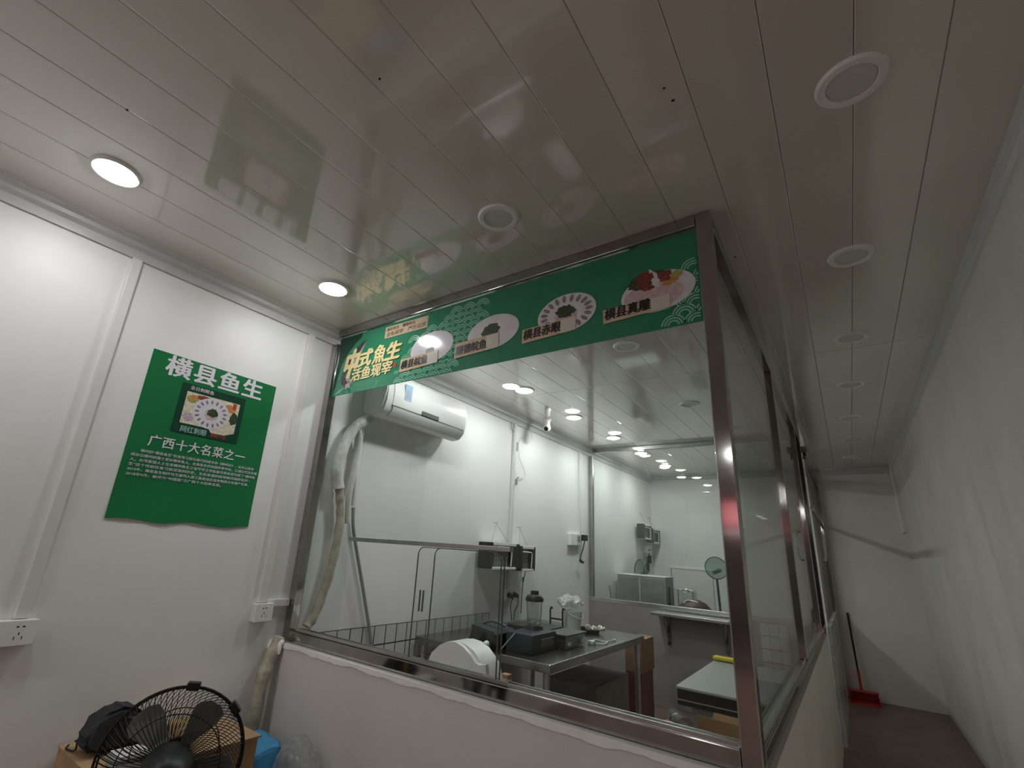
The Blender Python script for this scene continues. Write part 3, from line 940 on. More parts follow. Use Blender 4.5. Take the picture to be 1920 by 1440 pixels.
# adapter by the inner partition
t = thing('junction_box', 'white junction box by the inner partition post', 'junction box', (.02, 3.2, 1.39))
bm = bm_new(); box(bm, .0005, .045, 3.130, 3.270, 1.390, 1.505, bev=.004); obj('back_box', bm, 'plastic_w', t)
bm = bm_new(); box(bm, .0005, .040, 3.272, 3.400, 1.395, 1.511, bev=.004); f = obj('socket_plate', bm, 'plastic', t)
bm = bm_new(); box(bm, .0400, .044, 3.285, 3.345, 1.435, 1.490, bev=.001); obj('switch', bm, 'grey', f)
t = thing('black_adapter', 'black plug adapter with a hanging lead by the inner partition post', 'adapter', (.05, 3.43, 1.44))
bm = bm_new(); box(bm, .0415, .085, 3.372, 3.450, 1.445, 1.507, bev=.005); obj('adapter_body', bm, 'black', t)
bm = bm_new(); tube(bm, smooth_path([(.06, 3.42, 1.446), (.05, 3.40, 1.36), (.04, 3.36, 1.28), (.05, 3.34, 1.22)]), .006, 6)
tube(bm, [(.05, 3.33, 1.245), (.05, 3.40, 1.225)], .014, 8); obj('lead', bm, 'black', t, smooth=True)

# ================================================================== insect killers
def killer(label, group, loc, L=.52, Hh=.195, D=.10):
    t = thing('insect_killer', label, 'insect killer', loc, group=group)
    def P(nm, m, dims, bev=.004):
        bm = bm_new(); box(bm, *dims, bev=bev); return obj(nm, bm, m, t, local=True)
    h = L / 2
    P('end_cap', 'black', (0, D, -h, -h + .075, 0, Hh), .008)
    P('end_cap', 'black', (0, D, h - .125, h, 0, Hh), .008)
    P('top_cover', 'plastic_w', (-.004, D + .004, -h + .06, h - .06, Hh - .022, Hh + .004))
    P('bottom_tray', 'plastic_w', (-.004, D + .004, -h + .06, h - .06, -.006, .014))
    P('grille_backing', 'lgrey', (.02, D - .03, -h + .074, h - .124, .015, Hh - .023), 0)
    bm = bm_new()
    for k in range(8):
        y = -h + .09 + k * (L - .23) / 7
        rod(bm, (D - .006, y, .014), (D - .006, y, Hh - .022), .0022, 6)
    for k in range(5):
        z = .03 + k * (Hh - .06) / 4
        rod(bm, (D - .006, -h + .07, z), (D - .006, h - .12, z), .0022, 6)
    obj('grille_wires', bm, 'black_m', t, local=True)
    bm = bm_new()
    tube(bm, smooth_path([(D + .004, -h + .06, Hh - .045), (D + .010, -h + .2, Hh - .047), (D + .010, h - .17, Hh - .05), (D + .010, h - .14, Hh - .07), (D + .006, h - .14, .02)]), .005, 8)
    obj('guard_rail', bm, 'plastic_w', t, smooth=True, local=True)
    bm = bm_new()
    for s in (-1, 1):
        rod(bm, (D / 2, s * (h - .10), Hh + .003), (.006, 0, Hh + .145), .0018, 6)
    obj('hanging_cord', bm, 'hose', t, local=True)
    bm = bm_new(); tube(bm, [(-.0245, 0, Hh + .155), (0, 0, Hh + .155), (.012, 0, Hh + .150), (.014, 0, Hh + .162)], .003, 6); obj('hook', bm, 'grey', t, local=True)
    return t


k1 = killer('black and white insect killer on the near room wall, nearer the front glass', 'hanging insect killers', (.031, 1.775, 1.163), L=.45)
k2 = copy_tree(k1, (.031, 2.135, 1.150), label='black and white insect killer on the near room wall, farther from the front glass')
k2.scale = (1, .56, 1)
kk = copy_tree(k1, (.031, 5.34, 1.560), label='dark insect killer hung on the far room wall, left of the pair there')
kk.scale = (1, .75, 1)
kk = copy_tree(k1, (.031, 5.715, 1.520), label='dark insect killer hung on the far room wall by the back corner')
kk.scale = (1, .75, 1)
cb = bm_new()
tube(cb, smooth_path([(.04, 2.25, 1.142), (.02, 2.25, 1.05), (.02, 2.24, .96), (.02, 2.23, .80)]), .0035, 6)
tube(cb, [(.02, 2.25, 1.09), (.02, 2.249, 1.05)], .007, 8)
obj('black_lead', cb, 'black', None, smooth=True, label='black lead hanging below the farther insect killer', cat='cable')
t = thing('wall_socket', 'white socket block below the insect killers in the far room', 'socket', (.0, 5.62, 1.36))
bm = bm_new(); box(bm, .0006, .045, 5.50, 5.74, 1.375, 1.475, bev=.004); f = obj('face_plate', bm, 'plastic_w', t)
bm = bm_new(); box(bm, .0452, .0475, 5.58, 5.68, 1.41, 1.43); obj('pin_holes', bm, 'dgrey', f)
for i, (y, z, s, lab) in enumerate(((5.60, 1.30, .028, 'upper black adapter hanging by the far room socket'), (5.50, 1.19, .030, 'lower black adapter dangling below the far room socket'))):
    t = thing('power_adapter', lab, 'adapter', (.04, y, z))
    bm = bm_new(); tube(bm, [(.045, y, z + .05), (.05, y, z + .04), (.05, y, z - .05), (.048, y, z - .06)], [s * .6, s, s, s * .7], 12); obj('adapter_body', bm, 'navy', t, smooth=True)
    bm = bm_new(); tube(bm, smooth_path([(.045, y, z + .05), (.04, y + .03, z + .09), (.03, y + .02, z + .13 if i else 1.372)]), .006, 6); obj('lead', bm, 'black', t, smooth=True)

# ================================================================== wire grid tiles along the left wall
tp = thing('tile_panel', 'band of white wall tiles with black joints low on the left wall', 'tiles', (.004, 1.0, .003))
bm = bm_new(); box(bm, .0005, .0082, .20, 1.785, .003, .833); obj('joint_backing', bm, 'black', tp)
bm = bm_new()
y = 1.780
row = [.834 - .106 * k for k in range(8)]
while y > .21:
    y0 = max(y - .0905, .20)
    for a, b in zip(row, row[1:]):
        box(bm, .002, .009, y0 + .0036, y - .0036, b + .0036, a - .0036)
    y = y0
obj('tiles', bm, 'tile', tp)
tp = thing('tile_panel', 'small patch of white tiles on the grey low wall seen through the side glass', 'tiles', (1.75, YP - .02, .003))
bm = bm_new(); box(bm, 1.62, 1.84, YP - .0182, YP - .0105, .003, .832); obj('joint_backing', bm, 'black', tp)
bm = bm_new()
for i in range(3):
    for j in range(7):
        box(bm, 1.62 + .0733 * i + .003, 1.62 + .0733 * (i + 1) - .003, YP - .019, YP - .012, .832 - .104 * (j + 1) + .003, .832 - .104 * j - .003)
obj('tiles', bm, 'tile', tp)

# ================================================================== steel work table and what stands on it
ZT = .75
tb = thing('steel_table', 'stainless steel work table against the left wall in the near room', 'table', (.5, 1.65, 0))
bm = bm_new(); box(bm, .02, 1.0, .945, 2.44, ZT - .045, ZT, bev=.006); obj('table_top', bm, 'steel_t', tb)
for x in (.06, .955):
    for y in (.99, 2.39):
        bm = bm_new(); tube(bm, [(x, y, .03), (x, y, ZT - .045)], .019, 12); l = obj('leg', bm, 'steel_d', tb, smooth=True)
        bm = bm_new(); tube(bm, [(x, y, .0), (x, y, .012), (x, y, .03)], [.024, .024, .014], 12); obj('foot', bm, 'black', l, smooth=True)
bm = bm_new(); box(bm, .05, .965, 1.0, 2.38, .19, .215, bev=.004); obj('lower_shelf', bm, 'steel_d', tb)

# black covered box left of the blender
t = thing('black_bag', 'black soft case lying on the steel table, left of the blender', 'bag', (.55, 1.13, ZT))
bm = bm_new()
box(bm, .415, .600, .985, 1.22, ZT, .868, bev=.028)
for v in bm.verts:
    v.co.x += .02 * math.sin(v.co.z * 40); v.co.z += .012 * math.sin(v.co.x * 30) if v.co.z > .82 else 0
obj('case_body', bm, 'charcoal', t, smooth=True)
bm = bm_new(); tube(bm, smooth_path([(.46, 1.06, .870), (.51, 1.08, .890), (.56, 1.10, .882), (.60, 1.11, .868)]), .008, 8); obj('carry_strap', bm, 'dgrey', t, smooth=True)
# blender
bl = thing('blender', 'blender with clear jar and black lid on the steel table', 'blender', (.70, 1.28, ZT))
T = Matrix.Translation((.70, 1.28, ZT))
bm = bm_new()
for v4 in ((.0, .0),):
    box(bm, -.070, .120, -.215, .085, .002, .105, bev=.022, mx=T)
bmesh.ops.create_cone(bm, cap_ends=True, segments=28, radius1=.062, radius2=.052, depth=.02, matrix=T @ Matrix.Translation((0, 0, .114)))
obj('motor_base', bm, 'navy', bl, smooth=True)
bm = bm_new(); box(bm, .1195, .127, -.12, .03, .03, .075, bev=.003, mx=T); obj('control_panel', bm, 'dgrey', bl)
bm = bm_new(); lathe(bm, [(.040, .124), (.044, .130), (.048, .20), (.052, .265), (.049, .265), (.045, .2), (.041, .135), (.0, .132), (.0, .124)], T, 8); jar = obj('jar', bm, 'jar', bl)
bm = bm_new()
for k in range(8):
    a = 2 * PI * k / 8
    rod(bm, T @ V(.043 * math.cos(a), .043 * math.sin(a), .13), T @ V(.052 * math.cos(a), .052 * math.sin(a), .265), .0022, 6)
obj('jar_rib', bm, 'jar', jar)
bm = bm_new(); lathe(bm, [(0, .125), (.038, .125), (.038, .140), (.020, .142), (.016, .150), (0, .150)], T, 16); obj('blade_collar', bm, 'steel_d', bl, smooth=True)
bm = bm_new(); lathe(bm, [(.051, .262), (.057, .264), (.057, .280), (.044, .298), (.026, .303), (.025, .325), (.0, .322), (.0, .27)], T, 28); obj('lid', bm, 'black', bl, smooth=True)
bm = bm_new(); tube(bm, smooth_path([T @ V(.0, -.216, .10), T @ V(-.02, -.235, .07), T @ V(-.05, -.25, .03), T @ V(-.062, -.27, .006)]), .0045, 6); obj('lead', bm, 'hose', bl, smooth=True)
# sealing machine
sm = thing('sealing_machine', 'black bag sealing machine with clear flap right of the blender', 'machine', (.66, 1.5, ZT))
bm = bm_new(); box(bm, .42, .86, 1.385, 1.66, ZT + .006, .800, bev=.008); obj('machine_body', bm, 'navy', sm)
bm = bm_new(); box(bm, .43, .72, 1.385, 1.66, .801, .842, bev=.012); obj('lid', bm, 'black', sm)
bm = bm_new(); box(bm, .70, .88, 1.38, 1.665, .822, .832, bev=.003); obj('hinged_flap', bm, 'dgrey', sm)
bm = bm_new(); box(bm, .866, .870, 1.385, 1.66, ZT + .003, .826); obj('clear_flap', bm, 'film', sm)
bm = bm_new(); tube(bm, [(.73, 1.40, .806), (.73, 1.65, .806)], .010, 10); obj('white_roller', bm, 'cream', sm, smooth=True)
bm = bm_new()
for y in (1.42, 1.60):
    box(bm, .8705, .882, y - .018, y + .018, .772, .792, bev=.002)
obj('latch', bm, 'plastic_w', sm)
bm = bm_new()
for x in (.45, .82):
    for y in (1.39, 1.63):
        tube(bm, [(x, y, ZT), (x, y, ZT + .007)], .012, 8)
obj('rubber_feet', bm, 'black', sm)
# black wire frame
wfm = bm_new()
for x in (.500, .600):
    tube(wfm, smooth_path([(x, 1.865, ZT + .004), (x, 1.865, .82), (x, 1.862, .90), (x + .008, 1.858, .925), (x + .022, 1.855, .918)]), .0062, 8)
for z in (.80, .85, .755):
    rod(wfm, (.500, 1.865, z), (.600, 1.865, z), .0062)
obj('wire_hook_stand', wfm, 'black_m', None, smooth=True, label='black wire stand with curled tips in front of the white bag', cat='stand')
# bucket with white bag
bk = thing('bucket', 'white plastic bucket behind the wire stand on the steel table', 'bucket', (.62, 1.98, ZT))
T = Matrix.Translation((.62, 1.98, ZT))
bm = bm_new(); lathe(bm, [(0, .001), (.058, .001), (.072, .15), (.076, .15), (.076, .158), (.068, .158), (.055, .006), (0, .006)], T, 28); obj('bucket_body', bm, 'plastic_w', bk, smooth=True)
bm = bm_new(); tube(bm, smooth_path([T @ V(0, -.076, .15), T @ V(.05, -.07, .125), T @ V(.08, 0, .11), T @ V(.05, .07, .125), T @ V(0, .076, .15)]), .003, 6); obj('handle', bm, 'plastic', bk, smooth=True)
bm = bm_new()
bmesh.ops.create_icosphere(bm, subdivisions=4, radius=1, matrix=Matrix.Translation((.60, 1.99, .966)) @ Matrix.Diagonal((.095, .11, .034, 1)))
for v in bm.verts:
    v.co += V(random.uniform(-1, 1), random.uniform(-1, 1), random.uniform(-1, 1)) * .007 + V(0, 0, .018 * math.sin(v.co.x * 60) * math.cos(v.co.y * 50))
obj('plastic_bag', bm, 'bag', None, label='crumpled white plastic bag lying on the bucket', cat='bag')
# black tray with scraps, ring of cable, small white clip
tr = thing('tray', 'black shallow tray with crumpled scraps at the back of the steel table', 'tray', (.66, 2.23, ZT))
bm = bm_new(); lathe(bm, [(0, .001), (.075, .001), (.09, .028), (.086, .028), (.072, .006), (0, .006)], Matrix.Translation((.67, 2.16, ZT)), 28); obj('tray_body', bm, 'black', tr, smooth=True)
bm = bm_new()
for k in range(7):
    bmesh.ops.create_icosphere(bm, subdivisions=2, radius=random.uniform(.014, .024), matrix=Matrix.Translation((.70 + .028 * k % .1 + random.uniform(-.02, .02), 2.14 + random.uniform(-.03, .04), ZT + .030 + random.uniform(0, .012))))
for v in bm.verts:
    v.co += V(random.uniform(-1, 1), random.uniform(-1, 1), random.uniform(-1, 1)) * .005
obj('scraps', bm, 'cream', tr, kind='stuff')
cr = thing('cable_coil', 'coil of white cable with a clip on the steel table edge', 'cable', (.90, 1.66, ZT))
bm = bm_new(); tube(bm, [(.905 + .050 * math.cos(t), 1.80 + .075 * math.sin(t), ZT + .006 + .004 * math.sin(3 * t)) for t in [2 * PI * k / 28 for k in range(28)]], .0045, 6, closed=True)
tube(bm, smooth_path([(.93, 1.87, ZT + .006), (.95, 1.96, ZT + .010), (.93, 2.02, ZT + .006)]), .004, 6)
tube(bm, smooth_path([(.88, 1.72, ZT + .012), (.86, 1.69, ZT + .02), (.85, 1.68, ZT + .04)]), .004, 6); obj('coiled_lead', bm, 'plastic_w', cr, smooth=True)
bm = bm_new(); box(bm, .875, .915, 1.690, 1.725, ZT + .001, ZT + .024, bev=.003); obj('clip', bm, 'plastic_w', cr)
# ================================================================== white rounded housing behind the sill
wh = thing('machine_housing', 'white rounded machine housing standing just behind the front glass', 'machine', (.78, .52, 0))
front = [(.54, .02), (.955, .02), (.948, .74), (.935, .808), (.90, .800), (.878, .806), (.85, .832), (.80, .861), (.75, .874), (.70, .868), (.655, .848), (.605, .805), (.575, .735), (.55, .62)]
bm = bm_new(); prism(bm, front, basis((0, .47, 0), (1, 0, 0), (0, 0, 1)), .025); obj('front_shell', bm, 'plastic_w', wh, smooth=True)
rear = [(.56, .02), (.948, .02), (.938, .70), (.912, .79), (.885, .815), (.845, .848), (.795, .868), (.745, .873), (.695, .866), (.655, .846), (.608, .803), (.580, .735)]
bm = bm_new(); prism(bm, rear, basis((0, .60, 0), (1, 0, 0), (0, 0, 1)), .129); obj('rear_shell', bm, 'plastic_w', wh, smooth=True)
bm = bm_new(); tube(bm, [(.812, .601, .852), (.812, .625, .858), (.812, .632, .858)], [.015, .015, .010], 14); obj('knob', bm, 'plastic_w', wh, smooth=True)
bm = bm_new(); box(bm, .565, .62, .56, .60, .800, .814, bev=.004); obj('tab', bm, 'plastic_w', wh)
wd = bm_new(); box(wd, .80, .845, .78, .82, .0, .70, bev=.004)
obj('wooden_post', wd, 'wood', None, label='thin wooden post with pale top in front of the steel table', cat='post')

# ================================================================== boxes under and beside the table
def carton(name, label, dims, m='card_d', rz=0, lid=True, group=None, tape='tape'):
    x0, x1, y0, y1, z0, z1 = dims
    c = V((x0 + x1) / 2, (y0 + y1) / 2, z0)
    t = thing(name, label, 'box', c, rz, group)
    bm = bm_new(); box(bm, x0 - c.x, x1 - c.x, y0 - c.y, y1 - c.y, 0, z1 - z0 - .004, bev=.003); obj('carton_body', bm, m, t, local=True)
    bm = bm_new(); box(bm, x0 - c.x - .002, x1 - c.x + .002, y0 - c.y - .002, -.001, z1 - z0 - .004, z1 - z0); obj('lid_flap', bm, m, t, local=True)
    bm = bm_new(); box(bm, x0 - c.x - .002, x1 - c.x + .002, .001, y1 - c.y + .002, z1 - z0 - .004, z1 - z0); obj('lid_flap', bm, m, t, local=True)
    bm = bm_new(); box(bm, x0 - c.x - .0025, x1 - c.x + .0025, -.022, .022, z1 - z0, z1 - z0 + .0006); obj('tape_strip', bm, tape, t, local=True)
    return t


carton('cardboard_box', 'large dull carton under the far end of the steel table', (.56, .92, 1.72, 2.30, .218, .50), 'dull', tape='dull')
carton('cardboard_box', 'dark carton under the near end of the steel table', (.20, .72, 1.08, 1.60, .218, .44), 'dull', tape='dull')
carton('cardboard_box', 'yellow brown carton standing on the dark red box beside the table', (.770, .905, 2.64, 2.95, .441, .682), 'card_d')
rb = thing('red_box', 'dark red box under the yellow brown carton', 'box', (.87, 2.78, 0))
bm = bm_new(); box(bm, .770, .890, 2.64, 2.95, 0, .439, bev=.004); obj('box_body', bm, 'dred', rb)
bm = bm_new(); box(bm, .848, .887, 2.6385, 2.6398, .16, .33); obj('white_panel', bm, 'grey', rb, label='pale grey panel')

# ================================================================== shelf on the inner partition
sh = thing('wall_shelf', 'steel shelf on brackets fixed to the grey low wall', 'shelf', (1.1, YP - .02, .8))
bm = bm_new(); box(bm, .735, 1.42, 3.42, YP - .011, .800, .826, bev=.003); obj('shelf_board', bm, 'steel_l', sh)
for x in (.835, 1.345):
    bm = bm_new()
    box(bm, x - .012, x + .012, YP - .030, YP - .011, .53, .799)
    box(bm, x - .012, x + .012, 3.45, YP - .031, .780, .799)
    tube(bm, smooth_path([(x, 3.47, .779), (x, 3.53, .70), (x, YP - .05, .60), (x, YP - .031, .56)]), .009, 8)
    obj('bracket', bm, 'steel', sh)

# ================================================================== topped cabinet, cloth, open carton, duct pipe
cbn = thing('low_cabinet', 'low cabinet with pale top and thick black edge beside the corner post', 'cabinet', (1.78, 1.75, 0))
bm = bm_new(); box(bm, 1.535, 2.005, 1.30, 2.26, .690, .702, bev=.003); obj('cabinet_top', bm, 'top', cbn)
bm = bm_new(); box(bm, 1.540, 2.005, 1.304, 2.258, .618, .6895, bev=.003); f = obj('edge_band', bm, 'black', cbn)
bm = bm_new(); box(bm, 1.538, 2.0, 1.300, 1.3035, .640, .645); obj('edge_strip', bm, 'hose', f)
bm = bm_new(); box(bm, 1.59, 2.0, 1.36, 2.22, .0, .617, bev=.004); obj('cabinet_body', bm, 'cabinet', cbn)
bm = bm_new()
box(bm, 1.53, 1.78, 2.185, 2.255, .7025, .722, bev=.008)
for v in bm.verts:
    v.co.z += .006 * math.sin(v.co.x * 50)
    if v.co.z < .7025: v.co.z = .7025
obj('cloth', bm, 'yellow', None, smooth=True, label='folded yellow cloth on the back of the pale cabinet top', cat='cloth')
ob = thing('open_carton', 'open cardboard box with raised flaps below the pale cabinet top', 'box', (1.77, 1.0, 0))
x0, x1, y0, y1, zt = 1.668, 1.905, .76, 1.12, .555
bm = bm_new()
for d in ((x0, x1, y0, y0 + .004, .45, zt), (x0, x1, y1 - .004, y1, .45, zt), (x0, x0 + .004, y0 + .005, y1 - .005, .45, zt), (x1 - .004, x1, y0 + .005, y1 - .005, .45, zt)):
    box(bm, *d)
box(bm, x0, x1, y0, y1, .0, .449)
obj('carton_body', bm, 'card_d', ob)
bm = bm_new(); prism(bm, [(0, 0), (.225, 0), (.222, .080), (.004, .084)], basis((x0 + .006, y1 - .001, zt), (1, 0, 0), (0, -.05, 1)), .004); obj('back_flap', bm, 'card_d', ob)
bm = bm_new(); prism(bm, [(0, 0), (.20, 0), (.19, .026), (.01, .030)], basis((x0 + .07, y1 + .012, zt + .075), (1, 0, 0), (0, .2, 1)), .004); obj('folded_edge', bm, 'card', ob)
bm = bm_new(); prism(bm, [(0, 0), (.34, 0), (.33, .13), (.01, .13)], basis((x0 - .001, y0 + .01, zt), (0, 1, 0), (-1, 0, .30)), .004); obj('left_flap', bm, 'card', ob)
bm = bm_new(); prism(bm, [(0, 0), (.34, 0), (.33, .10), (.02, .10)], basis((x1 - .006, y0 + .01, zt), (0, 1, 0), (.12, 0, 1)), .004); obj('right_flap', bm, 'plastic', ob)
dp = thing('duct_pipe', 'short grey metal duct pipe lying on the floor', 'pipe', (1.07, 2.65, .0))
a, b = V(1.020, 3.03, .084), V(1.155, 2.84, .084)
ax = (b - a).normalized()
mxp = Matrix.Translation(a) @ ax.to_track_quat('Z', 'Y').to_matrix().to_4x4()
L = (b - a).length
bm = bm_new(); lathe(bm, [(.076, 0), (.078, L), (.073, L), (.071, 0)], mxp, 32, close=True); obj('duct_tube', bm, 'steel_l', dp, smooth=True)
bm = bm_new(); lathe(bm, [(.0765, L * .42), (.0815, L * .44), (.0815, L * .50), (.0765, L * .52)], mxp, 32, close=True); obj('joint_band', bm, 'steel_d', dp, smooth=True)

# ================================================================== the far room
ct = thing('steel_counter', 'low steel counter in the far room hidden behind the grey low wall', 'counter', (.75, 4.4, 0))
bm = bm_new(); box(bm, .03, 1.50, 3.80, 5.0, .705, .745, bev=.005); obj('counter_top', bm, 'steel_d', ct)
for x in (.08, 1.45):
    for y in (3.86, 4.94):
        bm = bm_new(); tube(bm, [(x, y, 0), (x, y, .705)], .02, 10); obj('leg', bm, 'steel_d', ct, smooth=True)
sb = thing('steel_box', 'two compartment steel box standing on the far room counter', 'box', (.32, 4.4, .746))
bm = bm_new(); box(bm, .035, .605, 4.40, 4.72, .746, 1.100, bev=.004); obj('box_body', bm, 'lgrey', sb)
bm = bm_new(); box(bm, .045, .300, 4.394, 4.399, .77, 1.085, bev=.002); obj('door_panel', bm, 'steel_d', sb)
bm = bm_new(); box(bm, .315, .597, 4.394, 4.399, .77, 1.085, bev=.002); obj('door_panel', bm, 'steel_d', sb)
bm = bm_new(); box(bm, .030, .610, 4.39, 4.73, 1.101, 1.114, bev=.003); obj('top_edge', bm, 'plastic', sb)
rd = bm_new(); rod(rd, (.635, 4.42, .746), (.632, 4.44, 1.01), .007); rod(rd, (.635, 4.42, .746), (.635, 4.42, .84), .016)
obj('sharpening_rod', rd, 'black_m', None, smooth=True, label='thin black rod with thick grip right of the steel box', cat='tool')
st = thing('steel_strip', 'thin grey upright strip leaning left of the steel box', 'strip', (.02, 4.1, .746))
bm = bm_new(); tube(bm, [(.09, 4.10, .746), (.055, 4.10, .985)], .009, 8); obj('strip_body', bm, 'steel_d', st)
sb2 = thing('clear_container', 'clear lidded container with ring handle behind the brown lid', 'container', (.70, 4.86, .746))
bm = bm_new(); box(bm, .545, .815, 4.74, 4.94, .746, .975, bev=.012); obj('container_body', bm, 'jar', sb2)
bm = bm_new()
for x in (.548, .65, .812):
    rod(bm, (x, 4.737, .75), (x, 4.737, .985), .005, 6)
rod(bm, (.545, 4.737, .98), (.815, 4.737, .98), .006, 6)
obj('edge_frame', bm, 'steel_d', sb2)
bm = bm_new(); tube(bm, [(.735 + .035 * math.cos(t), 4.728, .970 + .018 * math.sin(t)) for t in [2 * PI * k / 20 for k in range(20)]], .006, 8, closed=True); obj('ring_handle', bm, 'steel_l', sb2, smooth=True)
ld = thing('wok_lid', 'dark brown domed lid on the far room counter', 'lid', (.90, 4.42, .746))
T = Matrix.Translation((.90, 4.42, .746))
bm = bm_new(); lathe(bm, [(.185, .001), (.19, .012), (.17, .075), (.12, .130), (.05, .160), (0, .165)], T, 36); obj('dome', bm, 'lid', ld, smooth=True)
bm = bm_new(); tube(bm, smooth_path([T @ V(-.09, -.10, .118), T @ V(-.05, -.09, .150), T @ V(0, -.085, .150), T @ V(.06, -.09, .140)]), .010, 8); obj('rope_handle', bm, 'cream', ld, smooth=True)
wb = bm_new(); box(wb, .26, .80, YB - .022, YB - .003, .62, 1.20, bev=.004)
wbt = thing('white_board', 'thin white board leaning on the back wall of the far room', 'board', (.53, YB - .02, .62))
obj('board', wb, 'plastic_w', wbt)
bm = bm_new(); box(bm, .256, .80, YB - .030, YB - .0225, 1.192, 1.204); obj('top_edge', bm, 'plastic_w', wbt)
bm = bm_new(); box(bm, .252, .259, YB - .030, YB - .0225, .62, 1.20); obj('side_edge', bm, 'dgrey', wbt)
bm = bm_new()
for x in (.30, .74):
    box(bm, x, x + .05, YB - .06, YB - .003, 0, .619)
obj('stand', bm, 'steel_d', wbt)


def net(name, label, c, r, n, foot, ra):
    t = thing(name, label, 'fishing net', (foot[0], foot[1], foot[2]), group='green hand nets')
    c = Vector(c); n = Vector(n).normalized()
    u, w = frame_of(n)
    bm = bm_new(); tube(bm, [c + (u * math.cos(a) + w * math.sin(a)) * r for a in [2 * PI * k / 36 for k in range(36)]], .006, 8, closed=True); obj('hoop', bm, 'dgrey', t, smooth=True)
    bm = bm_new()
    mx = Matrix.Translation(c) @ n.to_track_quat('Z', 'Y').to_matrix().to_4x4()
    prof = [(r, 0), (r * .97, -.012), (r * .85, -.035), (r * .6, -.06), (r * .3, -.075), (0, -.08)]
    lathe(bm, prof, mx, 32); obj('mesh_bag', bm, 'meshnet', t, smooth=True)
    bm = bm_new()
    for k in range(3):
        bmesh.ops.create_icosphere(bm, subdivisions=2, radius=.032, matrix=Matrix.Translation(c + n * -.05 + V(.025 * k, 0, -.045 + .012 * k)) @ Matrix.Diagonal((1, .3, .7, 1)))
    obj('gathered_mesh', bm, 'net', t, smooth=True)
    bm = bm_new(); e = c - V(0, 0, r); tube(bm, [e, (Vector(foot))], ra, 10); obj('handle', bm, 'dgrey', t, smooth=True)
    return t


net('hand_net', 'round green hand net on a pole against the back wall, seen face on', (.965, 5.35, 1.243), .132, (.55, -1, .12), (.955, 5.55, .004), .014)
net('hand_net', 'green hand net seen edge on behind the steel box', (.135, 4.90, 1.165), .125, (-.55, -.55, .1), (.12, 4.94, .7465), .010)

# ================================================================== corridor: dustpan at the end wall
dpn = thing('dustpan', 'red dustpan with long dark handle leaning at the corridor end', 'dustpan', (2.28, 5.5, 0))
bm = bm_new()
prism(bm, [(2.165, 0), (2.425, 0), (2.405, .006), (2.165, .006)], basis((0, 5.60, .001), (1, 0, 0), (0, 0, 1)), .22)
box(bm, 2.165, 2.405, 5.60, 5.61, .001, .10)
box(bm, 2.160, 2.166, 5.40, 5.61, .001, .085); box(bm, 2.405, 2.412, 5.40, 5.61, .001, .05)
box(bm, 2.16, 2.41, 5.50, 5.61, .094, .104)
obj('pan', bm, 'red', dpn)
bm = bm_new(); tube(bm, [(2.265, 5.605, .10), (2.245, 5.675, .86)], .010, 10); obj('handle', bm, 'black', dpn, smooth=True)
bm = bm_new(); tube(bm, [(2.267, 5.600, .10), (2.2610, 5.622, .30)], .014, 10); obj('handle_socket', bm, 'red', dpn, smooth=True)

# ================================================================== front left: carton, pouch, fan, bags
cx = thing('cardboard_box', 'large cardboard box against the left wall behind the fan', 'box', (.21, -.54, 0))
bm = bm_new(); box(bm, .015, .385, -.812, -.282, 0, .562, bev=.004); obj('carton_body', bm, 'card', cx)
bm = bm_new(); box(bm, .013, .390, -.815, -.55, .563, .568); obj('lid_flap', bm, 'card', cx)
bm = bm_new(); box(bm, .013, .398, -.548, -.278, .563, .569); obj('lid_flap', bm, 'card', cx)
bm = bm_new(); box(bm, .012, .391, -.571, -.527, .5695, .5705); obj('tape_strip', bm, 'tape', cx)
bg = thing('black_pouch', 'black cloth pouch with gold zip pull lying on the cardboard box', 'bag', (.13, -.71, .571))
bm = bm_new()
prism(bm, [(-.812, .618), (-.800, .592), (-.770, .5725), (-.600, .5725), (-.590, .600), (-.615, .650), (-.650, .688), (-.690, .706), (-.725, .704), (-.770, .664)], basis((.095, 0, 0), (0, 1, 0), (0, 0, 1)), .11)
bmesh.ops.bevel(bm, geom=bm.edges[:], offset=.016, segments=3, affect='EDGES')
bmesh.ops.subdivide_edges(bm, edges=bm.edges[:], cuts=2, use_grid_fill=True)
for v in bm.verts:
    v.co.x += .012 * math.sin(v.co.z * 46 + v.co.y * 18) * (1 if v.co.z > .58 else 0) + .05 * (.64 - v.co.z)
obj('pouch_body', bm, 'charcoal', bg, smooth=True)
bm = bm_new(); tube(bm, smooth_path([(.215, -.72, .672), (.222, -.68, .668), (.226, -.64, .640), (.224, -.61, .605)]), .006, 8); obj('zip', bm, 'charcoal', bg, smooth=True)
bm = bm_new(); box(bm, .228, .236, -.672, -.655, .615, .672, bev=.002); obj('zip_pull', bm, 'gold', bg)
bm = bm_new(); tube(bm, smooth_path([(.10, -.79, .60), (.13, -.80, .578), (.08, -.81, .574), (.05, -.795, .574)]), .003, 6); obj('cord', bm, 'charcoal', bg, smooth=True)
gb = thing('grey_carton', 'small grey carton with white slatted top in front of the pouch', 'box', (.33, -.70, .569))
bm = bm_new(); box(bm, .30, .384, -.765, -.655, .5705, .604, bev=.003); obj('carton_body', bm, 'grey', gb)
bm = bm_new()
for k in range(5):
    box(bm, .305 + .016 * k, .315 + .016 * k, -.76, -.65, .6045, .612, bev=.002)
obj('white_slats', bm, 'plastic_w', gb)

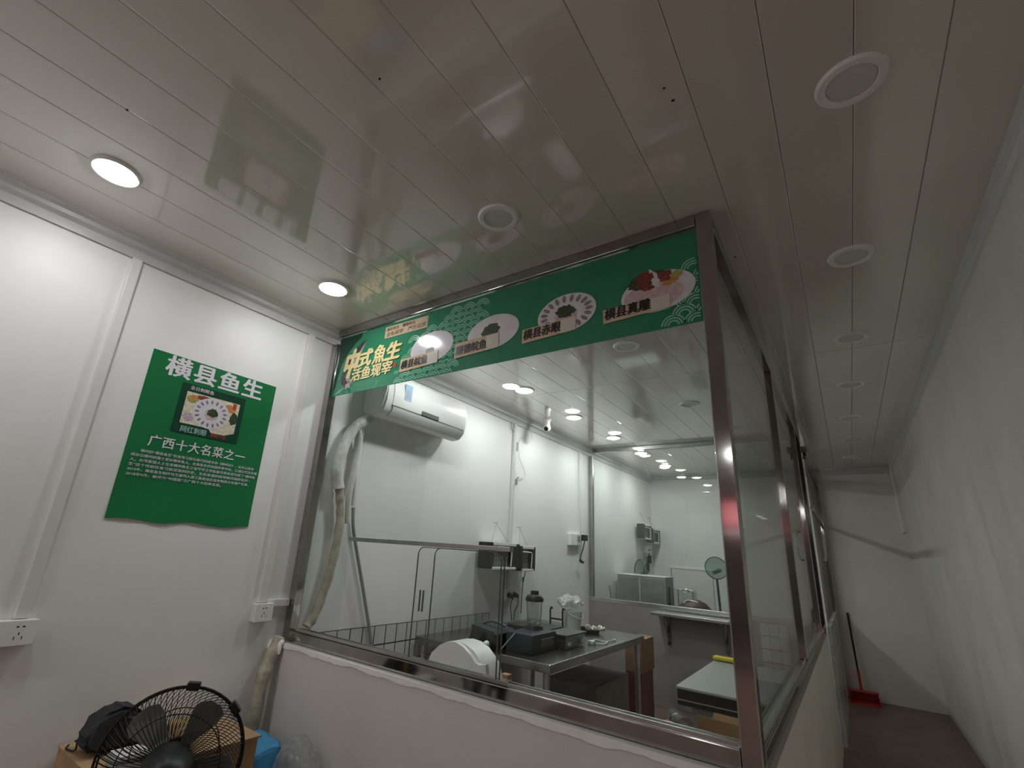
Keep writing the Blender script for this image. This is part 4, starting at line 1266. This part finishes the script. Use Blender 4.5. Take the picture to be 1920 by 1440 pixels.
# fan seen from behind
ax = V(.85, -.52, .02).normalized()
fc = V(.685, -.745, .680)
fu = V(-ax.y, ax.x, 0).normalized()
FM = basis(fc, fu, ax.cross(fu) * -1 if (ax.cross(fu)).z < 0 else ax.cross(fu))
if (FM.to_3x3() @ V(0, 0, 1)).dot(ax) < 0:
    FM = basis(fc, -fu, V(0, 0, 1))
R = .187
fan = thing('pedestal_fan', 'black pedestal fan with wire guard seen from behind', 'fan', (fc.x, fc.y, 0))


def ringp(r, z, n=48):
    return [FM @ V(r * math.cos(2 * PI * k / n), r * math.sin(2 * PI * k / n), z) for k in range(n)]


bm = bm_new(); tube(bm, ringp(R, 0), .0037, 8, closed=True); tube(bm, ringp(R - .006, -.012), .003, 6, closed=True); obj('guard_ring', bm, 'black_m', fan, smooth=True)


def guard(sgn, deep, swirl, n, name, inner):
    bm = bm_new()
    for k in range(n):
        a = 2 * PI * k / n
        pts = []
        for i in range(9):
            f = i / 8
            r = inner + (R - inner) * f
            z = sgn * deep * (1 - f ** 2.6)
            pts.append(FM @ V(r * math.cos(a + swirl * (1 - f)), r * math.sin(a + swirl * (1 - f)), z))
        tube(bm, pts, .0012, 4, caps=False)
    for f in (.55,):
        r = inner + (R - inner) * f
        tube(bm, ringp(r, sgn * deep * (1 - f ** 2.6) + sgn * .001), .0016, 5, closed=True)
    return obj(name, bm, 'black_m', fan)


guard(-1, .075, .9, 84, 'front_guard', .03)
guard(1, .070, 0.0, 72, 'rear_guard', .06)
bm = bm_new(); lathe(bm, [(0, -.085), (.032, -.083), (.036, -.075), (.033, -.072), (0, -.072)], FM, 28); obj('centre_badge', bm, 'black', fan, smooth=True)
bm = bm_new()
lathe(bm, [(0, .20), (.03, .198), (.052, .18), (.062, .14), (.066, .085), (.066, .062), (0, .062)], FM, 28); obj('motor_housing', bm, 'black', fan, smooth=True)
bm = bm_new(); lathe(bm, [(0, -.02), (.034, -.015), (.036, .03), (0, .03)], FM, 24); obj('hub', bm, 'black', fan, smooth=True)
for k in range(5):
    a0 = math.radians(58 + 72 * k)
    bm = bm_new()
    outline = [(.030, -.25), (.06, -.30), (.09, -.34), (.130, -.33), (.155, -.27), (.165, -.12), (.165, .10), (.155, .26), (.135, .33), (.10, .32), (.07, .28), (.03, .22)]
    top, bot = [], []
    for r, t in outline:
        z = .032 * t * 1.6
        top.append(bm.verts.new(FM @ V(r * math.cos(a0 + t), r * math.sin(a0 + t), z + .002)))
        bot.append(bm.verts.new(FM @ V(r * math.cos(a0 + t), r * math.sin(a0 + t), z - .001)))
    bm.faces.new(top); bm.faces.new(bot[::-1])
    for i in range(len(top)):
        j = (i + 1) % len(top)
        bm.faces.new((top[i], bot[i], bot[j], top[j]))
    obj('fan_blade', bm, 'blade', fan)
for ang in (1.48, .72):
    c = FM @ V(R * math.cos(ang), R * math.sin(ang), 0)
    bm = bm_new(); box(bm, -.018, .018, -.010, .012, -.014, .014, bev=.004, mx=Matrix.Translation(c) @ FM.to_3x3().to_4x4() @ Matrix.Rotation(ang - PI / 2, 4, 'Z')); obj('guard_clip', bm, 'black', fan)
pc = FM @ V(0, -.03, .12)
bm = bm_new(); tube(bm, [FM @ V(0, 0, .13), pc - V(0, 0, .10), V(pc.x, pc.y, .40), V(pc.x, pc.y, .035)], [.030, .026, .018, .018], 14); obj('pole', bm, 'black', fan, smooth=True)
bm = bm_new(); lathe(bm, [(0, .0), (.17, .0), (.17, .014), (.06, .036), (.03, .05), (0, .05)], Matrix.Translation((pc.x, pc.y, 0)), 36); obj('base', bm, 'black', fan, smooth=True)

# blue bag and clear bag beside the box
bb = thing('blue_package', 'blue plastic wrapped package between the cardboard box and the low wall', 'package', (.27, -.15, 0))
bm = bm_new()
box(bm, .14, .335, -.250, -.12, 0, .505, bev=.02)
for e in range(2):
    bmesh.ops.subdivide_edges(bm, edges=bm.edges[:], cuts=1, use_grid_fill=True)
for v in bm.verts:
    if v.co.z > .45: v.co.z -= .16 * abs(v.co.x - .20)
    v.co += V(.004 * math.sin(v.co.z * 60 + v.co.y * 30), .004 * math.sin(v.co.x * 70), .006 * math.sin(v.co.x * 45 + v.co.y * 40) if v.co.z > .3 else 0)
obj('package_body', bm, 'blue', bb, smooth=True)
bm = bm_new()
prism(bm, [(.268, .385), (.318, .392), (.314, .425), (.285, .420)], basis((0, -.2545, 0), (1, 0, 0), (0, 0, 1)), .002); lb = obj('printed_patch', bm, 'cream', bb)
bm = bm_new(); prism(bm, [(.292, .402), (.300, .403), (.300, .420), (.290, .418)], basis((0, -.257, 0), (1, 0, 0), (0, 0, 1)), .001); prism(bm, [(.303, .400), (.311, .402), (.310, .420), (.303, .418)], basis((0, -.257, 0), (1, 0, 0), (0, 0, 1)), .001); obj('printed_marks', bm, 'dred', lb)
bm = bm_new()
for k in range(6):
    prism(bm, ellipse(.165 + .014 * k, .455 - .008 * k + .02 * (k % 2), .006, .004, 8), basis((0, -.2545, 0), (1, 0, 0), (0, 0, 1)), .001)
obj('pale_print', bm, 'lblue', bb)
bm = bm_new()
bmesh.ops.create_icosphere(bm, subdivisions=4, radius=1, matrix=Matrix.Translation((.462, -.128, .40)) @ Matrix.Rotation(-.5, 4, 'Y') @ Matrix.Diagonal((.105, .085, .145, 1)))
bmesh.ops.create_icosphere(bm, subdivisions=3, radius=1, matrix=Matrix.Translation((.440, -.135, .15)) @ Matrix.Diagonal((.080, .075, .150, 1)))
for v in bm.verts:
    v.co += V(random.uniform(-1, 1), random.uniform(-1, 1), random.uniform(-1, 1)) * .006 + V(0, 0, .014) * math.sin(v.co.x * 55 + v.co.y * 30)
    v.co.z = max(v.co.z, .001); v.co.y = min(v.co.y, -.036)
obj('clear_bag', bm, 'film', None, label='crumpled clear plastic bag right of the blue package', cat='bag')

# ================================================================== camera, world, view
cam_d = bpy.data.cameras.new('camera')
cam = bpy.data.objects.new('camera', cam_d)
COL.objects.link(cam)
yaw, pitch, roll = -0.643747447, 0.308754889, 0.0639522288
fw = V(math.sin(yaw) * math.cos(pitch), math.cos(yaw) * math.cos(pitch), math.sin(pitch))
rt = V(math.cos(yaw), -math.sin(yaw), 0)
up = rt.cross(fw)
r2 = rt * math.cos(roll) + up * math.sin(roll)
u2 = up * math.cos(roll) - rt * math.sin(roll)
cam.matrix_world = Matrix.Translation((2.34269, -1.55840, 1.32)) @ Matrix((r2, u2, -fw)).transposed().to_4x4()
cam_d.sensor_fit = 'HORIZONTAL'
cam_d.sensor_width = 36
cam_d.lens = 894.128 / 1920 * 36
cam_d.shift_x = 49.0 / 1920
cam_d.shift_y = 19.6 / 1920
cam_d.clip_start = 0.02
SC.camera = cam

wd_ = bpy.data.worlds.new('night')
wd_.use_nodes = True
bg_ = wd_.node_tree.nodes['Background']
bg_.inputs['Color'].default_value = (0.10, 0.092, 0.088, 1)
bg_.inputs['Strength'].default_value = 0.8
SC.world = wd_

SC.view_settings.view_transform = 'Standard'
SC.view_settings.look = 'None'
SC.view_settings.gamma = 1.0
SC.view_settings.use_curve_mapping = False
SC.view_settings.exposure = 1.44
SC.cycles.use_denoising = True
SC.cycles.max_bounces = 14
SC.cycles.diffuse_bounces = 12
SC.cycles.glossy_bounces = 6
SC.cycles.transparent_max_bounces = 24
SC.cycles.sample_clamp_indirect = 6
SC.cycles.caustics_reflective = False
SC.cycles.caustics_refractive = False
